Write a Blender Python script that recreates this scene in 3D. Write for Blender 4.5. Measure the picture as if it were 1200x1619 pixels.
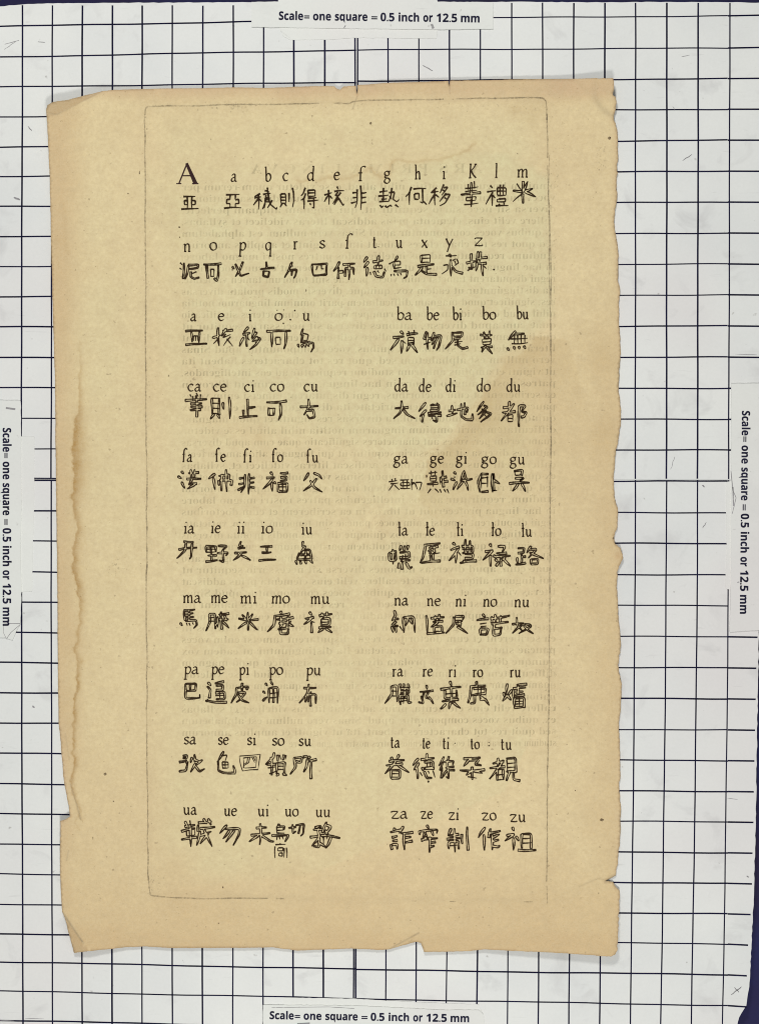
import bpy, bmesh, math, random
import numpy as np
from mathutils import Vector
from mathutils.geometry import delaunay_2d_cdt

for o in list(bpy.data.objects):
    bpy.data.objects.remove(o, do_unlink=True)
sc = bpy.context.scene
C = sc.collection
RNG = random.Random(7)

# ---------------------------------------------------------------- camera, light, exposure
S = 0.0125 / 48.5            # metres per photograph pixel on the board (one printed square = 12.5 mm)
CX, CY = 600.0, 809.5
LENS = 62.0
D = 1619 * S * LENS / 36.0   # camera height above the board
cam_d = bpy.data.cameras.new('camera')
cam_d.sensor_fit = 'VERTICAL'; cam_d.sensor_height = 36.0; cam_d.sensor_width = 36.0
cam_d.lens = LENS; cam_d.clip_start = 0.01; cam_d.clip_end = 50
cam = bpy.data.objects.new('camera', cam_d); C.objects.link(cam)
cam.location = (0, 0, D)
sc.camera = cam

world = bpy.data.worlds.new('World'); sc.world = world; world.use_nodes = True
bg = world.node_tree.nodes['Background']
bg.inputs[0].default_value = (0.93, 0.98, 1.0, 1); bg.inputs[1].default_value = 0.235

def lamp(name, loc, target, size, energy, color):
    l = bpy.data.lights.new(name, 'AREA'); l.shape = 'DISK'; l.size = size; l.energy = energy; l.color = color
    o = bpy.data.objects.new(name, l); C.objects.link(o); o.location = loc
    o.rotation_euler = (Vector(target) - Vector(loc)).to_track_quat('-Z', 'Y').to_euler()
    return o
lamp('copy_stand_lamp', (-0.10, 0.46, 0.66), (0.0, 0.02, 0), 0.15, 3.14, (1.0, 0.985, 0.95))
lamp('copy_stand_lamp', (0.04, -0.46, 0.66), (0.0, -0.02, 0), 0.15, 3.04, (1.0, 0.985, 0.95))

sc.cycles.filter_width = 1.0
vs = sc.view_settings
vs.view_transform = 'Standard'; vs.look = 'None'; vs.exposure = 0.0; vs.gamma = 1.0; vs.use_curve_mapping = False
sc.display_settings.display_device = 'sRGB'

# ---------------------------------------------------------------- small tools
def W(px, py, z=0.0):
    """photograph pixel at height z above the board -> world point"""
    k = 1.0 - z / D
    return ((px - CX) * S * k, (CY - py) * S * k, z)

def link(name, verts, faces, mats, parent=None, mat_idx=None, smooth=False):
    me = bpy.data.meshes.new(name)
    me.from_pydata(verts, [], faces); me.update()
    for m in (mats if isinstance(mats, (list, tuple)) else [mats]):
        me.materials.append(m)
    if mat_idx is not None:
        me.polygons.foreach_set('material_index', mat_idx)
    if smooth:
        me.polygons.foreach_set('use_smooth', [True] * len(me.polygons))
    o = bpy.data.objects.new(name, me); C.objects.link(o)
    if parent: o.parent = parent
    return o

def empty(name, label, cat, group=None):
    o = bpy.data.objects.new(name, None); C.objects.link(o); o.empty_display_size = 0.01
    o['label'] = label; o['category'] = cat
    if group: o['group'] = group
    return o

# value noise (numpy)
_perm = np.random.RandomState(5).rand(256, 256)
def vnoise(x, y):
    xi = np.floor(x).astype(int); yi = np.floor(y).astype(int)
    fx = x - xi; fy = y - yi
    fx = fx * fx * (3 - 2 * fx); fy = fy * fy * (3 - 2 * fy)
    a = _perm[xi & 255, yi & 255]; b = _perm[(xi + 1) & 255, yi & 255]
    c = _perm[xi & 255, (yi + 1) & 255]; d = _perm[(xi + 1) & 255, (yi + 1) & 255]
    return (a * (1 - fx) + b * fx) * (1 - fy) + (c * (1 - fx) + d * fx) * fy
def fbm(x, y, s, n=4, off=0.0):
    x = np.asarray(x, float) / s + off; y = np.asarray(y, float) / s + off * 1.7
    t = 0.0; a = 0.5
    for i in range(n):
        t = t + a * vnoise(x, y); x = x * 2.03 + 11.3; y = y * 2.03 + 5.1; a *= 0.5
    return t
def sstep(a, b, v):
    t = np.clip((v - a) / (b - a), 0, 1)
    return t * t * (3 - 2 * t)
def dist_poly(px, py, pts, closed=False):
    pts = list(pts)
    if closed: pts = pts + [pts[0]]
    best = np.full(np.shape(px), 1e9)
    for (x0, y0), (x1, y1) in zip(pts[:-1], pts[1:]):
        dx, dy = x1 - x0, y1 - y0
        L = dx * dx + dy * dy + 1e-9
        t = np.clip(((px - x0) * dx + (py - y0) * dy) / L, 0, 1)
        best = np.minimum(best, np.hypot(px - x0 - t * dx, py - y0 - t * dy))
    return best
def inside(px, py, poly):
    px = np.asarray(px, float); py = np.asarray(py, float)
    r = np.zeros(px.shape, bool); n = len(poly)
    for i in range(n):
        x0, y0 = poly[i]; x1, y1 = poly[(i + 1) % n]
        if y0 == y1: continue
        c = ((y0 > py) != (y1 > py)) & (px < (x1 - x0) * (py - y0) / (y1 - y0) + x0)
        r ^= c
    return r
def resample(pts, step):
    out = [tuple(pts[0])]
    for (x0, y0), (x1, y1) in zip(pts[:-1], pts[1:]):
        L = math.hypot(x1 - x0, y1 - y0); n = max(1, int(round(L / step)))
        for k in range(1, n + 1):
            out.append((x0 + (x1 - x0) * k / n, y0 + (y1 - y0) * k / n))
    return out
def catmull(pts, n=6):
    if len(pts) < 3: return resample(pts, max(0.5, math.dist(pts[0], pts[-1]) / n))
    P = [pts[0]] + list(pts) + [pts[-1]]
    if pts[0] == pts[-1]: P = [pts[-2]] + list(pts) + [pts[1]]
    out = []
    for i in range(1, len(P) - 2):
        p0, p1, p2, p3 = P[i - 1], P[i], P[i + 1], P[i + 2]
        for k in range(n):
            t = k / n
            out.append(tuple(0.5 * (2 * b + (c - a) * t + (2 * a - 5 * b + 4 * c - d) * t * t + (3 * b - a - 3 * c + d) * t ** 3)
                             for a, b, c, d in zip(p0, p1, p2, p3)))
    out.append(tuple(pts[-1]))
    return out
def chaikin(pts, it=2, r=0.18):
    for _ in range(it):
        if len(pts) < 3: return pts
        closed = pts[0] == pts[-1]
        q = [] if closed else [pts[0]]
        for a, b in zip(pts[:-1], pts[1:]):
            q.append((a[0] + (b[0] - a[0]) * r, a[1] + (b[1] - a[1]) * r))
            q.append((b[0] + (a[0] - b[0]) * r, b[1] + (a[1] - b[1]) * r))
        if closed: q.append(q[0])
        else: q.append(pts[-1])
        pts = q
    return pts
def normals(pts):
    n = len(pts); out = []
    closed = math.dist(pts[0], pts[-1]) < 1e-6
    for i in range(n):
        a = pts[i - 1] if i > 0 else (pts[-2] if closed else pts[0])
        b = pts[i + 1] if i < n - 1 else (pts[1] if closed else pts[-1])
        dx, dy = b[0] - a[0], b[1] - a[1]; L = math.hypot(dx, dy) or 1
        out.append((-dy / L, dx / L))
    return out

# ---------------------------------------------------------------- materials
def mat(name):
    m = bpy.data.materials.new(name); m.use_nodes = True
    nt = m.node_tree; b = nt.nodes['Principled BSDF']
    b.inputs['Specular IOR Level'].default_value = 0.25
    return m, nt, b
def node(nt, t, **kw):
    n = nt.nodes.new(t)
    for k, v in kw.items(): setattr(n, k, v)
    return n
def noise(nt, vec, scale, detail=4, rough=0.55, dist=0.0):
    n = node(nt, 'ShaderNodeTexNoise'); n.inputs['Scale'].default_value = scale
    n.inputs['Detail'].default_value = detail; n.inputs['Roughness'].default_value = rough
    n.inputs['Distortion'].default_value = dist
    nt.links.new(vec, n.inputs['Vector']); return n.outputs['Fac']
def ramp(nt, fac, a, b, lo=0.0, hi=1.0):
    n = node(nt, 'ShaderNodeMapRange'); n.inputs['From Min'].default_value = a; n.inputs['From Max'].default_value = b
    n.inputs['To Min'].default_value = lo; n.inputs['To Max'].default_value = hi
    nt.links.new(fac, n.inputs['Value']); return n.outputs['Result']
def mix(nt, fac, a, b, mode='MIX'):
    n = node(nt, 'ShaderNodeMix', data_type='RGBA', blend_type=mode)
    for s, v in ((n.inputs['Factor'], fac), (n.inputs['A'], a), (n.inputs['B'], b)):
        if isinstance(v, (tuple, float, int)):
            s.default_value = v if not isinstance(v, tuple) else (*v, 1)
        else: nt.links.new(v, s)
    return n.outputs['Result']
def math_n(nt, op, a, b=0.0):
    n = node(nt, 'ShaderNodeMath', operation=op)
    for s, v in ((n.inputs[0], a), (n.inputs[1], b)):
        if isinstance(v, (float, int)): s.default_value = v
        else: nt.links.new(v, s)
    return n.outputs[0]
def pos(nt):
    g = node(nt, 'ShaderNodeNewGeometry'); return g.outputs['Position']
def bump(nt, b, h, strength, dist):
    n = node(nt, 'ShaderNodeBump'); n.inputs['Strength'].default_value = strength; n.inputs['Distance'].default_value = dist
    nt.links.new(h, n.inputs['Height']); nt.links.new(n.outputs['Normal'], b.inputs['Normal'])

def white_paper(name, base, tint, dirt=0.5):
    m, nt, b = mat(name); p = pos(nt)
    big = noise(nt, p, 14, 4, 0.6); mid = noise(nt, p, 55, 4, 0.62, 0.6); fine = noise(nt, p, 900, 3, 0.7); cl = noise(nt, p, 9, 2, 0.5)
    c = mix(nt, ramp(nt, big, 0.35, 0.68), base, tint)
    c = mix(nt, ramp(nt, cl, 0.48, 0.70, 0, 0.6), c, (0.70, 0.655, 0.655))
    c = mix(nt, ramp(nt, mid, 0.57, 0.80, 0, dirt), c, (0.47, 0.46, 0.46))
    mp = node(nt, 'ShaderNodeMapping'); mp.inputs['Scale'].default_value = (30, 260, 1); mp.inputs['Rotation'].default_value = (0, 0, 0.9)
    nt.links.new(p, mp.inputs['Vector'])
    c = mix(nt, ramp(nt, noise(nt, mp.outputs['Vector'], 1.6, 3, 0.6, 1.2), 0.66, 0.80, 0, 0.30), c, (0.40, 0.39, 0.39))
    sp = noise(nt, p, 330, 2, 0.5)
    c = mix(nt, ramp(nt, sp, 0.73, 0.80, 0, 0.55), c, (0.30, 0.28, 0.26))
    c = mix(nt, ramp(nt, fine, 0.3, 0.7, 0.0, 0.10), c, (0.5, 0.5, 0.47))
    nt.links.new(c, b.inputs['Base Color']); b.inputs['Roughness'].default_value = 0.7
    bump(nt, b, mid, 0.25, 0.0004)
    return m
M_grid = white_paper('gridded_paper', (0.785, 0.79, 0.762), (0.705, 0.715, 0.705), 0.55)
M_label = white_paper('label_paper', (0.765, 0.775, 0.735), (0.72, 0.73, 0.70), 0.22)
M_label2 = white_paper('backing_strip_paper', (0.79, 0.795, 0.755), (0.72, 0.73, 0.70), 0.22)

def ink(name, col, fade, scale=700, gloss=0.5):
    m, nt, b = mat(name); p = pos(nt)
    n1 = noise(nt, p, scale, 3, 0.6); n2 = noise(nt, p, scale * 0.12, 2, 0.5)
    nt.links.new(mix(nt, ramp(nt, n2, 0.35, 0.65), col, tuple(min(1, c * 1.6 + 0.004) for c in col)), b.inputs['Base Color'])
    b.inputs['Roughness'].default_value = 0.9; b.inputs['Specular IOR Level'].default_value = 0.03
    a = ramp(nt, n1, 0.42, 0.74, 1.0, 1.0 - fade)
    nt.links.new(a, b.inputs['Alpha'])
    return m
M_line = ink('navy_grid_ink', (0.006, 0.006, 0.022), 0.0)
M_line2 = ink('grey_seam_line', (0.10, 0.10, 0.13), 0.5)
M_text = ink('black_label_ink', (0.011, 0.011, 0.028), 0.10)
M_ink = ink('brown_black_plate_ink', (0.030, 0.017, 0.008), 0.20, 900)
M_ink_big = ink('plate_ink_capital', (0.030, 0.014, 0.014), 0.25, 900)
M_pencil = ink('pencil_smudge', (0.22, 0.21, 0.22), 0.7, 500)

def faint(name, col, lo, hi, scale):
    m, nt, b = mat(name); p = pos(nt)
    b.inputs['Base Color'].default_value = (*col, 1); b.inputs['Roughness'].default_value = 0.9
    n1 = noise(nt, p, scale, 4, 0.6); n2 = noise(nt, p, scale * 7, 2, 0.6)
    a = math_n(nt, 'MULTIPLY', ramp(nt, n1, 0.3, 0.72, lo, hi), ramp(nt, n2, 0.3, 0.7, 0.25, 1.0))
    nt.links.new(a, b.inputs['Alpha'])
    return m
M_ghost = faint('verso_print_showing_through', (0.24, 0.225, 0.14), 0.03, 0.34, 30)
M_platemark = faint('plate_edge_grime', (0.21, 0.165, 0.105), 0.2, 0.72, 120)
M_plategrey = faint('plate_tone_grime', (0.25, 0.22, 0.15), 0.0, 0.32, 90)
M_spot = faint('rust_brown_spot', (0.07, 0.03, 0.012), 0.75, 1.0, 300)

# old rag paper: colour from stain attributes painted on the sheet as physical stains and curl shading
M_sheet, nt, b = mat('aged_rag_paper')
p = pos(nt)
at = node(nt, 'ShaderNodeAttribute', attribute_name='stain'); sep = node(nt, 'ShaderNodeSeparateColor')
nt.links.new(at.outputs['Color'], sep.inputs[0])
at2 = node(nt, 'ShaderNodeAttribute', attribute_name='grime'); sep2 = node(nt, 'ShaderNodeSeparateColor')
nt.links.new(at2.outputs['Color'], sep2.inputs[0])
big = noise(nt, p, 16, 5, 0.6); mid = noise(nt, p, 90, 4, 0.62); fine = noise(nt, p, 650, 3, 0.65); grain = noise(nt, p, 1700, 2, 0.6)
c = mix(nt, ramp(nt, big, 0.32, 0.7), (0.810, 0.665, 0.385), (0.748, 0.592, 0.335))
c = mix(nt, sep.outputs[2], c, (0.725, 0.665, 0.385))           # washed, paler field
c = mix(nt, ramp(nt, mid, 0.45, 0.75, 0, 0.28), c, (0.60, 0.455, 0.25))
c = mix(nt, sep.outputs[0], c, (0.53, 0.325, 0.150))            # browned edges
c = mix(nt, sep.outputs[1], c, (0.40, 0.225, 0.055))            # water tide lines
c = mix(nt, sep2.outputs[0], c, (0.20, 0.155, 0.10))           # creases, grime, darker corner flaps, painted curl shading
c = mix(nt, sep2.outputs[1], c, (0.60, 0.40, 0.27))            # pinkish tone
c = mix(nt, ramp(nt, noise(nt, p, 300, 3, 0.6), 0.35, 0.7, 0.0, 0.26), c, (0.54, 0.42, 0.25))
c = mix(nt, ramp(nt, fine, 0.28, 0.72, 0.0, 0.40), c, (0.50, 0.375, 0.205))
spk = noise(nt, p, 420, 2, 0.45); spk2 = noise(nt, p, 800, 2, 0.45)
c = mix(nt, ramp(nt, spk, 0.735, 0.77, 0, 0.42), c, (0.20, 0.13, 0.065))
c = mix(nt, ramp(nt, spk2, 0.70, 0.78, 0, 0.42), c, (0.26, 0.18, 0.10))
c = mix(nt, ramp(nt, grain, 0.3, 0.7, 0.0, 0.13), c, (0.9, 0.82, 0.6))
nt.links.new(c, b.inputs['Base Color']); b.inputs['Roughness'].default_value = 0.85
b.inputs['Specular IOR Level'].default_value = 0.12
bump(nt, b, math_n(nt, 'ADD', math_n(nt, 'MULTIPLY', mid, 0.8), math_n(nt, 'MULTIPLY', fine, 0.35)), 0.35, 0.0006)

M_table, nt, b = mat('blue_table_cloth')
p = pos(nt)
c = mix(nt, ramp(nt, noise(nt, p, 25, 4), 0.35, 0.65), (0.016, 0.018, 0.085), (0.022, 0.014, 0.048))
c = mix(nt, ramp(nt, noise(nt, p, 900, 2), 0.3, 0.7, 0, 0.5), c, (0.015, 0.015, 0.06))
nt.links.new(c, b.inputs['Base Color']); b.inputs['Roughness'].default_value = 0.8
M_core, nt, b = mat('white_board_core'); b.inputs['Base Color'].default_value = (0.62, 0.62, 0.64, 1); b.inputs['Roughness'].default_value = 0.8

# ---------------------------------------------------------------- setting: the table
t = link('table_surface', [W(-2500, 4000, -0.006), W(3700, 4000, -0.006), W(3700, -2400, -0.006), W(-2500, -2400, -0.006)], [(0, 1, 2, 3)], M_table)
t['kind'] = 'structure'

# ---------------------------------------------------------------- the gridded board
def slab(name, outline, z0, z1, mats, parent=None, extra=None, smooth=False):
    """outline in photograph pixels (clockwise on the page) -> a thin slab; extra = list of (verts, faces, material slot)"""
    n = len(outline)
    v = [W(x, y, z1) for x, y in outline] + [(W(x, y, z1)[0], W(x, y, z1)[1], z0) for x, y in outline]
    f = [tuple(range(n - 1, -1, -1)), tuple(range(n, 2 * n))]
    f += [(i, (i + 1) % n, n + (i + 1) % n, n + i) for i in range(n)]
    idx = [0] * len(f)
    for ev, ef, slot in (extra or []):
        o = len(v); v += ev; f += [tuple(k + o for k in q) for q in ef]; idx += [slot] * len(ef)
    ob = link(name, v, f, mats, parent, idx)
    bm = bmesh.new(); bm.from_mesh(ob.data)
    base = [q for q in bm.faces if q.material_index == 0]
    bmesh.ops.recalc_face_normals(bm, faces=base)
    bm.to_mesh(ob.data); bm.free()
    return ob

def strip(pts, width, z, zf=None):
    """a flat ribbon along pts (photo px); width px, a number or a list"""
    nn = normals(pts); v = []; f = []
    for i, (x, y) in enumerate(pts):
        w = width[i] if isinstance(width, (list, tuple)) else width
        for s in (-0.5, 0.5):
            a, b2 = x + nn[i][0] * w * s, y + nn[i][1] * w * s
            v.append(W(a, b2, z if zf is None else zf(a, b2)))
    for i in range(len(pts) - 1):
        f.append((2 * i, 2 * i + 2, 2 * i + 3, 2 * i + 1))
    return v, f

def rough_edge(pts, amp, step=6, seed=0):
    q = resample(pts, step); r = random.Random(seed)
    return [q[0]] + [(x + r.uniform(-amp, amp), y + r.uniform(-amp, amp)) for x, y in q[1:-1]] + [q[-1]]

board = empty('gridded_board', 'large white board papered with sheets ruled in dark blue half inch squares', 'scale board')
TOPY = [(-60, 12), (0, 10), (45, 6.5), (100, 5), (220, 4.2), (400, 3.4), (563, 3.2)]
TOPYR = [(565, 3.2), (700, 3.4), (800, 2.6), (920, 3.6), (1060, 3.0), (1202, 4.0)]
RIGHT_T = [(1202, 4), (1203, 300), (1202.5, 600), (1201, 758)]
RIGHT_B = [(1201, 759.5), (1199.5, 900), (1199, 1000), (1198, 1060), (1196, 1180), (1194, 1300), (1190.5, 1430), (1187, 1500), (1184, 1560), (1179, 1590), (1168, 1608), (1160, 1640)]
top_l = rough_edge(TOPY, 0.5, 8, 1); top_r = rough_edge(TOPYR, 0.5, 8, 2)
r_t = rough_edge(RIGHT_T, 0.4, 9, 3); r_b = rough_edge(RIGHT_B, 0.6, 7, 4)
# core panel under the sheets
slab('board_panel', [(-110, 16), (600, 7), (1199, 8), (1199, 700), (1195, 1000), (1190, 1300), (1180, 1540), (1150, 1700), (-110, 1700)], -0.006, -0.0002, M_core, board)

# vertical line positions: (x at the sheet's top end, x at its bottom end)
VL_T = list(zip([-59, -11.5, 36.5, 83.7, 131, 178.5, 225.3, 273, 321, 369.2, 417.3, 465, 513.7, 561.2],
                [-61, -13.5, 34.0, 81.3, 128.8, 176.5, 224, 272, 320, 368.3, 416.5, 464.6, 513, 561.5]))
VL_B = list(zip([-61, -13.5, 34.3, 81.5, 129, 176.8, 224, 272, 320, 368.3, 416.5, 464.3, 512.5, 561.0],
                [-58, -10.5, 37.5, 83.7, 130.7, 178, 225, 273, 320.5, 368.5, 416.3, 463.3, 511.2, 558.6]))
VR_T = list(zip([565.6, 613.6, 662, 710.5, 759.2, 808.7, 857.6, 906.7, 956, 1004.3, 1053.8, 1103.3, 1153.2],
                [565.2, 613, 661.5, 710, 758.6, 808, 857, 906, 955, 1003.9, 1053, 1102, 1151.2]))
VR_B = list(zip([564.8, 612.5, 661, 709.5, 758, 807, 856, 905, 954.5, 1004.0, 1053.2, 1102.3, 1151.3],
                [562.0, 609.2, 657, 705, 753.3, 801.5, 850, 898.5, 947, 995.3, 1043.3, 1091.5, 1141]))
YL_T = [-5, 43, 91.5, 138.5, 185.5, 233, 279.5, 326.5, 374, 421.5, 469, 517, 565, 613, 661, 709, 756.5]
YM_T = [-18, 31, 79, 130, 178, 227, 275, 323, 371.5, 419.5, 467.5, 516, 564.5, 613, 661.5, 710, 757.5]
YL_B = [759.5, 807, 855, 903.5, 951, 999, 1046.8, 1094.5, 1142, 1190, 1238.5, 1285.7, 1333.2, 1380.8, 1428.3, 1475, 1519.5, 1565.5, 1612, 1658]
YM_B = [760.5, 809, 858, 907, 955.5, 1004, 1052, 1100.5, 1149, 1198, 1247, 1295, 1343, 1391, 1439, 1487, 1532.3, 1578.6, 1625, 1672]
YMR_T = [30, 79, 128, 177, 226, 275, 323, 372, 420, 468.5, 517, 565.5, 614, 662.5, 711]
YR_T = [25, 76, 124.3, 172.7, 221.6, 270.6, 319.5, 368.4, 417.3, 466, 515.3, 564.6, 613.9, 663, 711.6]
YMR_B = [760.6, 809.5, 858, 907, 956, 1005, 1053.5, 1102.5, 1151, 1200, 1248, 1295.5, 1343.5, 1391, 1439, 1486, 1533, 1579.2, 1626, 1673]
YR_B = [761, 810.6, 859.5, 909, 957.7, 1006.8, 1056, 1105, 1154, 1202.7, 1251.5, 1299.7, 1348.4, 1396.6, 1445, 1492.8, 1541.4, 1590, 1638, 1686]

def wob(pts, amp, seed):
    r = random.Random(seed); ph = r.uniform(0, 9)
    out = []
    for i, (x, y) in enumerate(pts):
        k = amp * math.sin(ph + 0.017 * (x + y)) + amp * 0.5 * math.sin(ph * 2 + 0.051 * (x - y))
        out.append((x + k * 0.6, y + k))
    return out
ZS = 0.0003; ZL = ZS + 0.00004
def sheet_lines(vl, ya, yb, hl, xa, xb, curve, wv=2.5, wh=2.2, seed=0, vcut=None):
    ex = []; r = random.Random(seed); k = 0
    for i, (x0, x1) in enumerate(vl):
        w = wv * r.uniform(0.85, 1.12)
        y0, y1 = ya, yb
        if vcut and i in vcut: y0, y1 = vcut[i]
        pts = [(x0 + (x1 - x0) * ((y - ya) / (yb - ya)) ** curve, y) for y in np.linspace(y0, y1, 26)]
        v, f = strip(wob(pts, 0.35, seed + i), w * 1.0, ZL + 0.000004 * (i % 3)); ex.append((v, f, 1))
    for i, (y0, y1) in enumerate(hl):
        w = wh * r.uniform(0.85, 1.12)
        pts = [(x, y0 + (y1 - y0) * ((x - xa) / (xb - xa))) for x in np.linspace(xa, xb, 22)]
        v, f = strip(wob(pts, 0.45, seed + 50 + i), w * 1.0, ZL + 0.000016 + 0.000004 * (i % 3)); ex.append((v, f, 1))
    return ex
def smudges(lst):
    ex = []
    for i, (x0, y0, x1, y1, w) in enumerate(lst):
        pts = [(x0 + (x1 - x0) * k / 5 + math.sin(k * 2.1 + i) * 0.6, y0 + (y1 - y0) * k / 5) for k in range(6)]
        v, f = strip(pts, [w * (0.4 + 0.6 * math.sin(math.pi * (k + 0.5) / 6)) for k in range(6)], ZL + 0.00003); ex.append((v, f, 2))
    return ex
MG = [M_grid, M_line, M_pencil]
# the four sheets (a small gap between them is the seam)
slab('grid_sheet', [(-100, 14)] + top_l + [(563.2, 757.8), (-100, 757.8)], 0, ZS, MG, board,
     sheet_lines(VL_T, 8.5, 757.3, list(zip(YL_T[1:], YM_T[1:])), -60, 562.8, 1.0, 2.6, 2.2, 10)
     + smudges([(45, 200, 51, 207, 1.6), (22, 312, 33, 316, 3.0), (60, 66, 72, 67, 1.2), (8, 70, 30, 64, 1.0), (8, 78, 25, 66, 0.8), (480, 42, 482, 47, 1.4)]))
slab('grid_sheet', [(563.8, 3.2)] + top_r[1:] + r_t[1:] + [(1201, 758.5), (563.8, 758.5)], 0, ZS, MG, board,
     sheet_lines(VR_T, 4.5, 757.2, list(zip(YMR_T, YR_T)), 564.2, 1150, 1.3, 2.4, 2.1, 30)
     + [strip([(1150, 124.3), (1200, 123.8)], 2.5, ZL + 0.00002) + (1,)]
     + [strip([(1150, y), (1200, y + d)], 2.5, ZL + 0.00002) + (1,) for y, d in ((25, -1), (76, -1), (172.7, 0), (221.6, 0), (270.6, .2), (319.5, .3), (368.4, .3), (417.3, .5), (466, .5), (515.3, .5), (564.6, .5), (613.9, .3), (663, .3), (711.6, .3))]
     + smudges([(716, 20, 719, 11, 1.5), (1078, 254, 1094, 244, 1.2), (668, 103, 684, 112, 1.6), (1063, 168, 1066, 173, 1.0), (1090, 87, 1076, 90, 0.9), (1060, 742, 1066, 722, 0.8), (1162, 560, 1196, 561, 0.8)]))
slab('grid_sheet', [(-100, 758.7), (563.0, 758.7), (560.5, 1660), (-100, 1660)], 0, ZS, MG, board,
     sheet_lines(VL_B, 759.0, 1655, list(zip(YL_B, YM_B)), -60, 561.5, 1.4, 2.5, 2.2, 50)
     + smudges([(52, 1116, 55, 1119, 2.6), (0, 1613, 24, 1614.5, 1.3), (40, 1610, 70, 1611, 0.8)]))
slab('grid_sheet', [(563.6, 758.7)] + r_b + [(561.5, 1660)], 0, ZS, MG, board,
     sheet_lines(VR_B, 759.2, 1655, list(zip(YMR_B, YR_B)), 562.5, 1150, 1.6, 2.3, 2.2, 70)
     + [strip([(1150, y), (xe, y + d)], 2.5, ZL + 0.00002) + (1,) for y, d, xe in ((1006.8, .8, 1197), (1056, .6, 1195), (1105, .6, 1194), (1154, .6, 1193), (1202.7, .5, 1192), (1251.5, .5, 1191), (1299.7, .6, 1190.5), (1348.4, .6, 1189), (1396.6, 1, 1188), (1445, 1, 1186), (1492.8, 1.6, 1182), (1541.4, 1.5, 1180), (1590, 2, 1180))]
     + smudges([(1155, 1573, 1172, 1560, 1.6), (1160, 1561, 1168, 1569, 1.3), (1110, 835, 1116, 826, 1.3), (1110, 767, 1113, 770, 2.0), (1180, 1385, 1183, 1387, 2.0), (1150, 1262, 1165, 1264, .7)]))

# ---------------------------------------------------------------- lettering with the fonts that come with Blender
def bold(s):
    out = ''
    for ch in s:
        if 'a' <= ch <= 'z': out += chr(0x1D5EE + ord(ch) - 97)
        elif 'A' <= ch <= 'Z': out += chr(0x1D5D4 + ord(ch) - 65)
        elif '0' <= ch <= '9': out += chr(0x1D7EC + ord(ch) - 48)
        else: out += ch
    return out
def serif(s):
    out = ''
    for ch in s:
        if 'a' <= ch <= 'z': out += chr(0x1D41A + ord(ch) - 97)
        elif 'A' <= ch <= 'Z': out += chr(0x1D400 + ord(ch) - 65)
        else: out += ch
    return out
def glyphs(text, offset=0.0, res=3):
    """2-D mesh of a line of text: vertices and faces in font units"""
    cu = bpy.data.curves.new('lettering', 'FONT'); cu.body = text; cu.offset = offset; cu.resolution_u = res
    ob = bpy.data.objects.new('lettering', cu); C.objects.link(ob)
    dg = bpy.context.evaluated_depsgraph_get()
    me = ob.evaluated_get(dg).to_mesh()
    v = [(q.co.x, q.co.y) for q in me.vertices]; f = [tuple(q.vertices) for q in me.polygons]
    ob.evaluated_get(dg).to_mesh_clear()
    bpy.data.objects.remove(ob); bpy.data.curves.remove(cu)
    return v, f

def scale_lettering(words, base, up, z, parent, height):
    """words: (text, start, end) along the direction from base; up: the lettering's up direction (photo px)"""
    rx, ry = -up[1], up[0]                                   # reading direction on the page (y down)
    V, F = [], []
    for text, a, b_ in words:
        if text == '=':
            for s in (0.20, 0.44):
                o = len(V)
                for u, w in ((a, s * height), (b_, s * height), (b_, (s + 0.135) * height), (a, (s + 0.135) * height)):
                    V.append(W(base[0] + rx * u + up[0] * w, base[1] + ry * u + up[1] * w, z))
                F.append((o, o + 1, o + 2, o + 3))
            continue
        v, f = glyphs(bold(text), 0.014, 4)
        x0 = min(q[0] for q in v); x1 = max(q[0] for q in v)
        cap = 0.714                                           # cap height of the face
        o = len(V)
        for x, y in v:
            u = a + (x - x0) / (x1 - x0) * (b_ - a); w = y / cap * height
            V.append(W(base[0] + rx * u + up[0] * w, base[1] + ry * u + up[1] * w, z))
        F += [tuple(k + o for k in q) for q in f]
    return link('lettering', V, F, M_text, parent)

WORDS = [('Scale', 0, 38.5), ('=', 40, 48.5), ('one', 54, 82.5), ('square', 88.5, 140), ('=', 146, 155.5), ('0.5', 160.5, 182.5),
         ('inch', 189, 221.5), ('or', 228, 243), ('12.5', 249, 281.5), ('mm', 287.5, 317)]
def curl(outline, z, seed, step=5, amp=0.35):
    return rough_edge(outline + [outline[0]], amp, step, seed)[:-1]
def scale_label(where, base, ang, length, height, strips, second, smudge):
    k = empty('scale_label', 'white printed scale strip ' + where, 'scale label', 'scale strips around the board')
    a = math.radians(ang); up = (math.sin(a), -math.cos(a))
    s = length / 317.0
    if second: slab('backing_strip', curl(second, 0, 11), ZS + 0.00001, ZS + 0.00022, M_label2, k)
    slab('paper_strip', curl(strips, 0, 12), ZS + 0.00001, ZS + 0.00060, [M_label, M_line, M_pencil], k,
         [(v, f, 2) for v, f in [strip(q, w, ZS + 0.00063) for q, w in smudge]])
    scale_lettering([(t_, x * s, y * s) for t_, x, y in WORDS], base, up, ZS + 0.00066, k, height)
    return k
scale_label('along the top edge of the board above the leaf', (441, 31.2), 0.75, 317, 13.0,
            [(398, 3.0), (440, 2.2), (441, -3), (690, -3), (692, 2.6), (779, 3.0), (780, 45.5), (690, 46.5), (560, 45), (398, 42.5)],
            [(440, 40), (692, 42), (690, 61), (560, 59.5), (520, 62.5), (458, 63), (448, 57)],
            [([(444, 48.5), (452, 55), (459, 60)], 0.1), ([(682, 38), (685, 45)], 4.0), ([(544, 44), (546.5, 40)], 1.3)])
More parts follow.
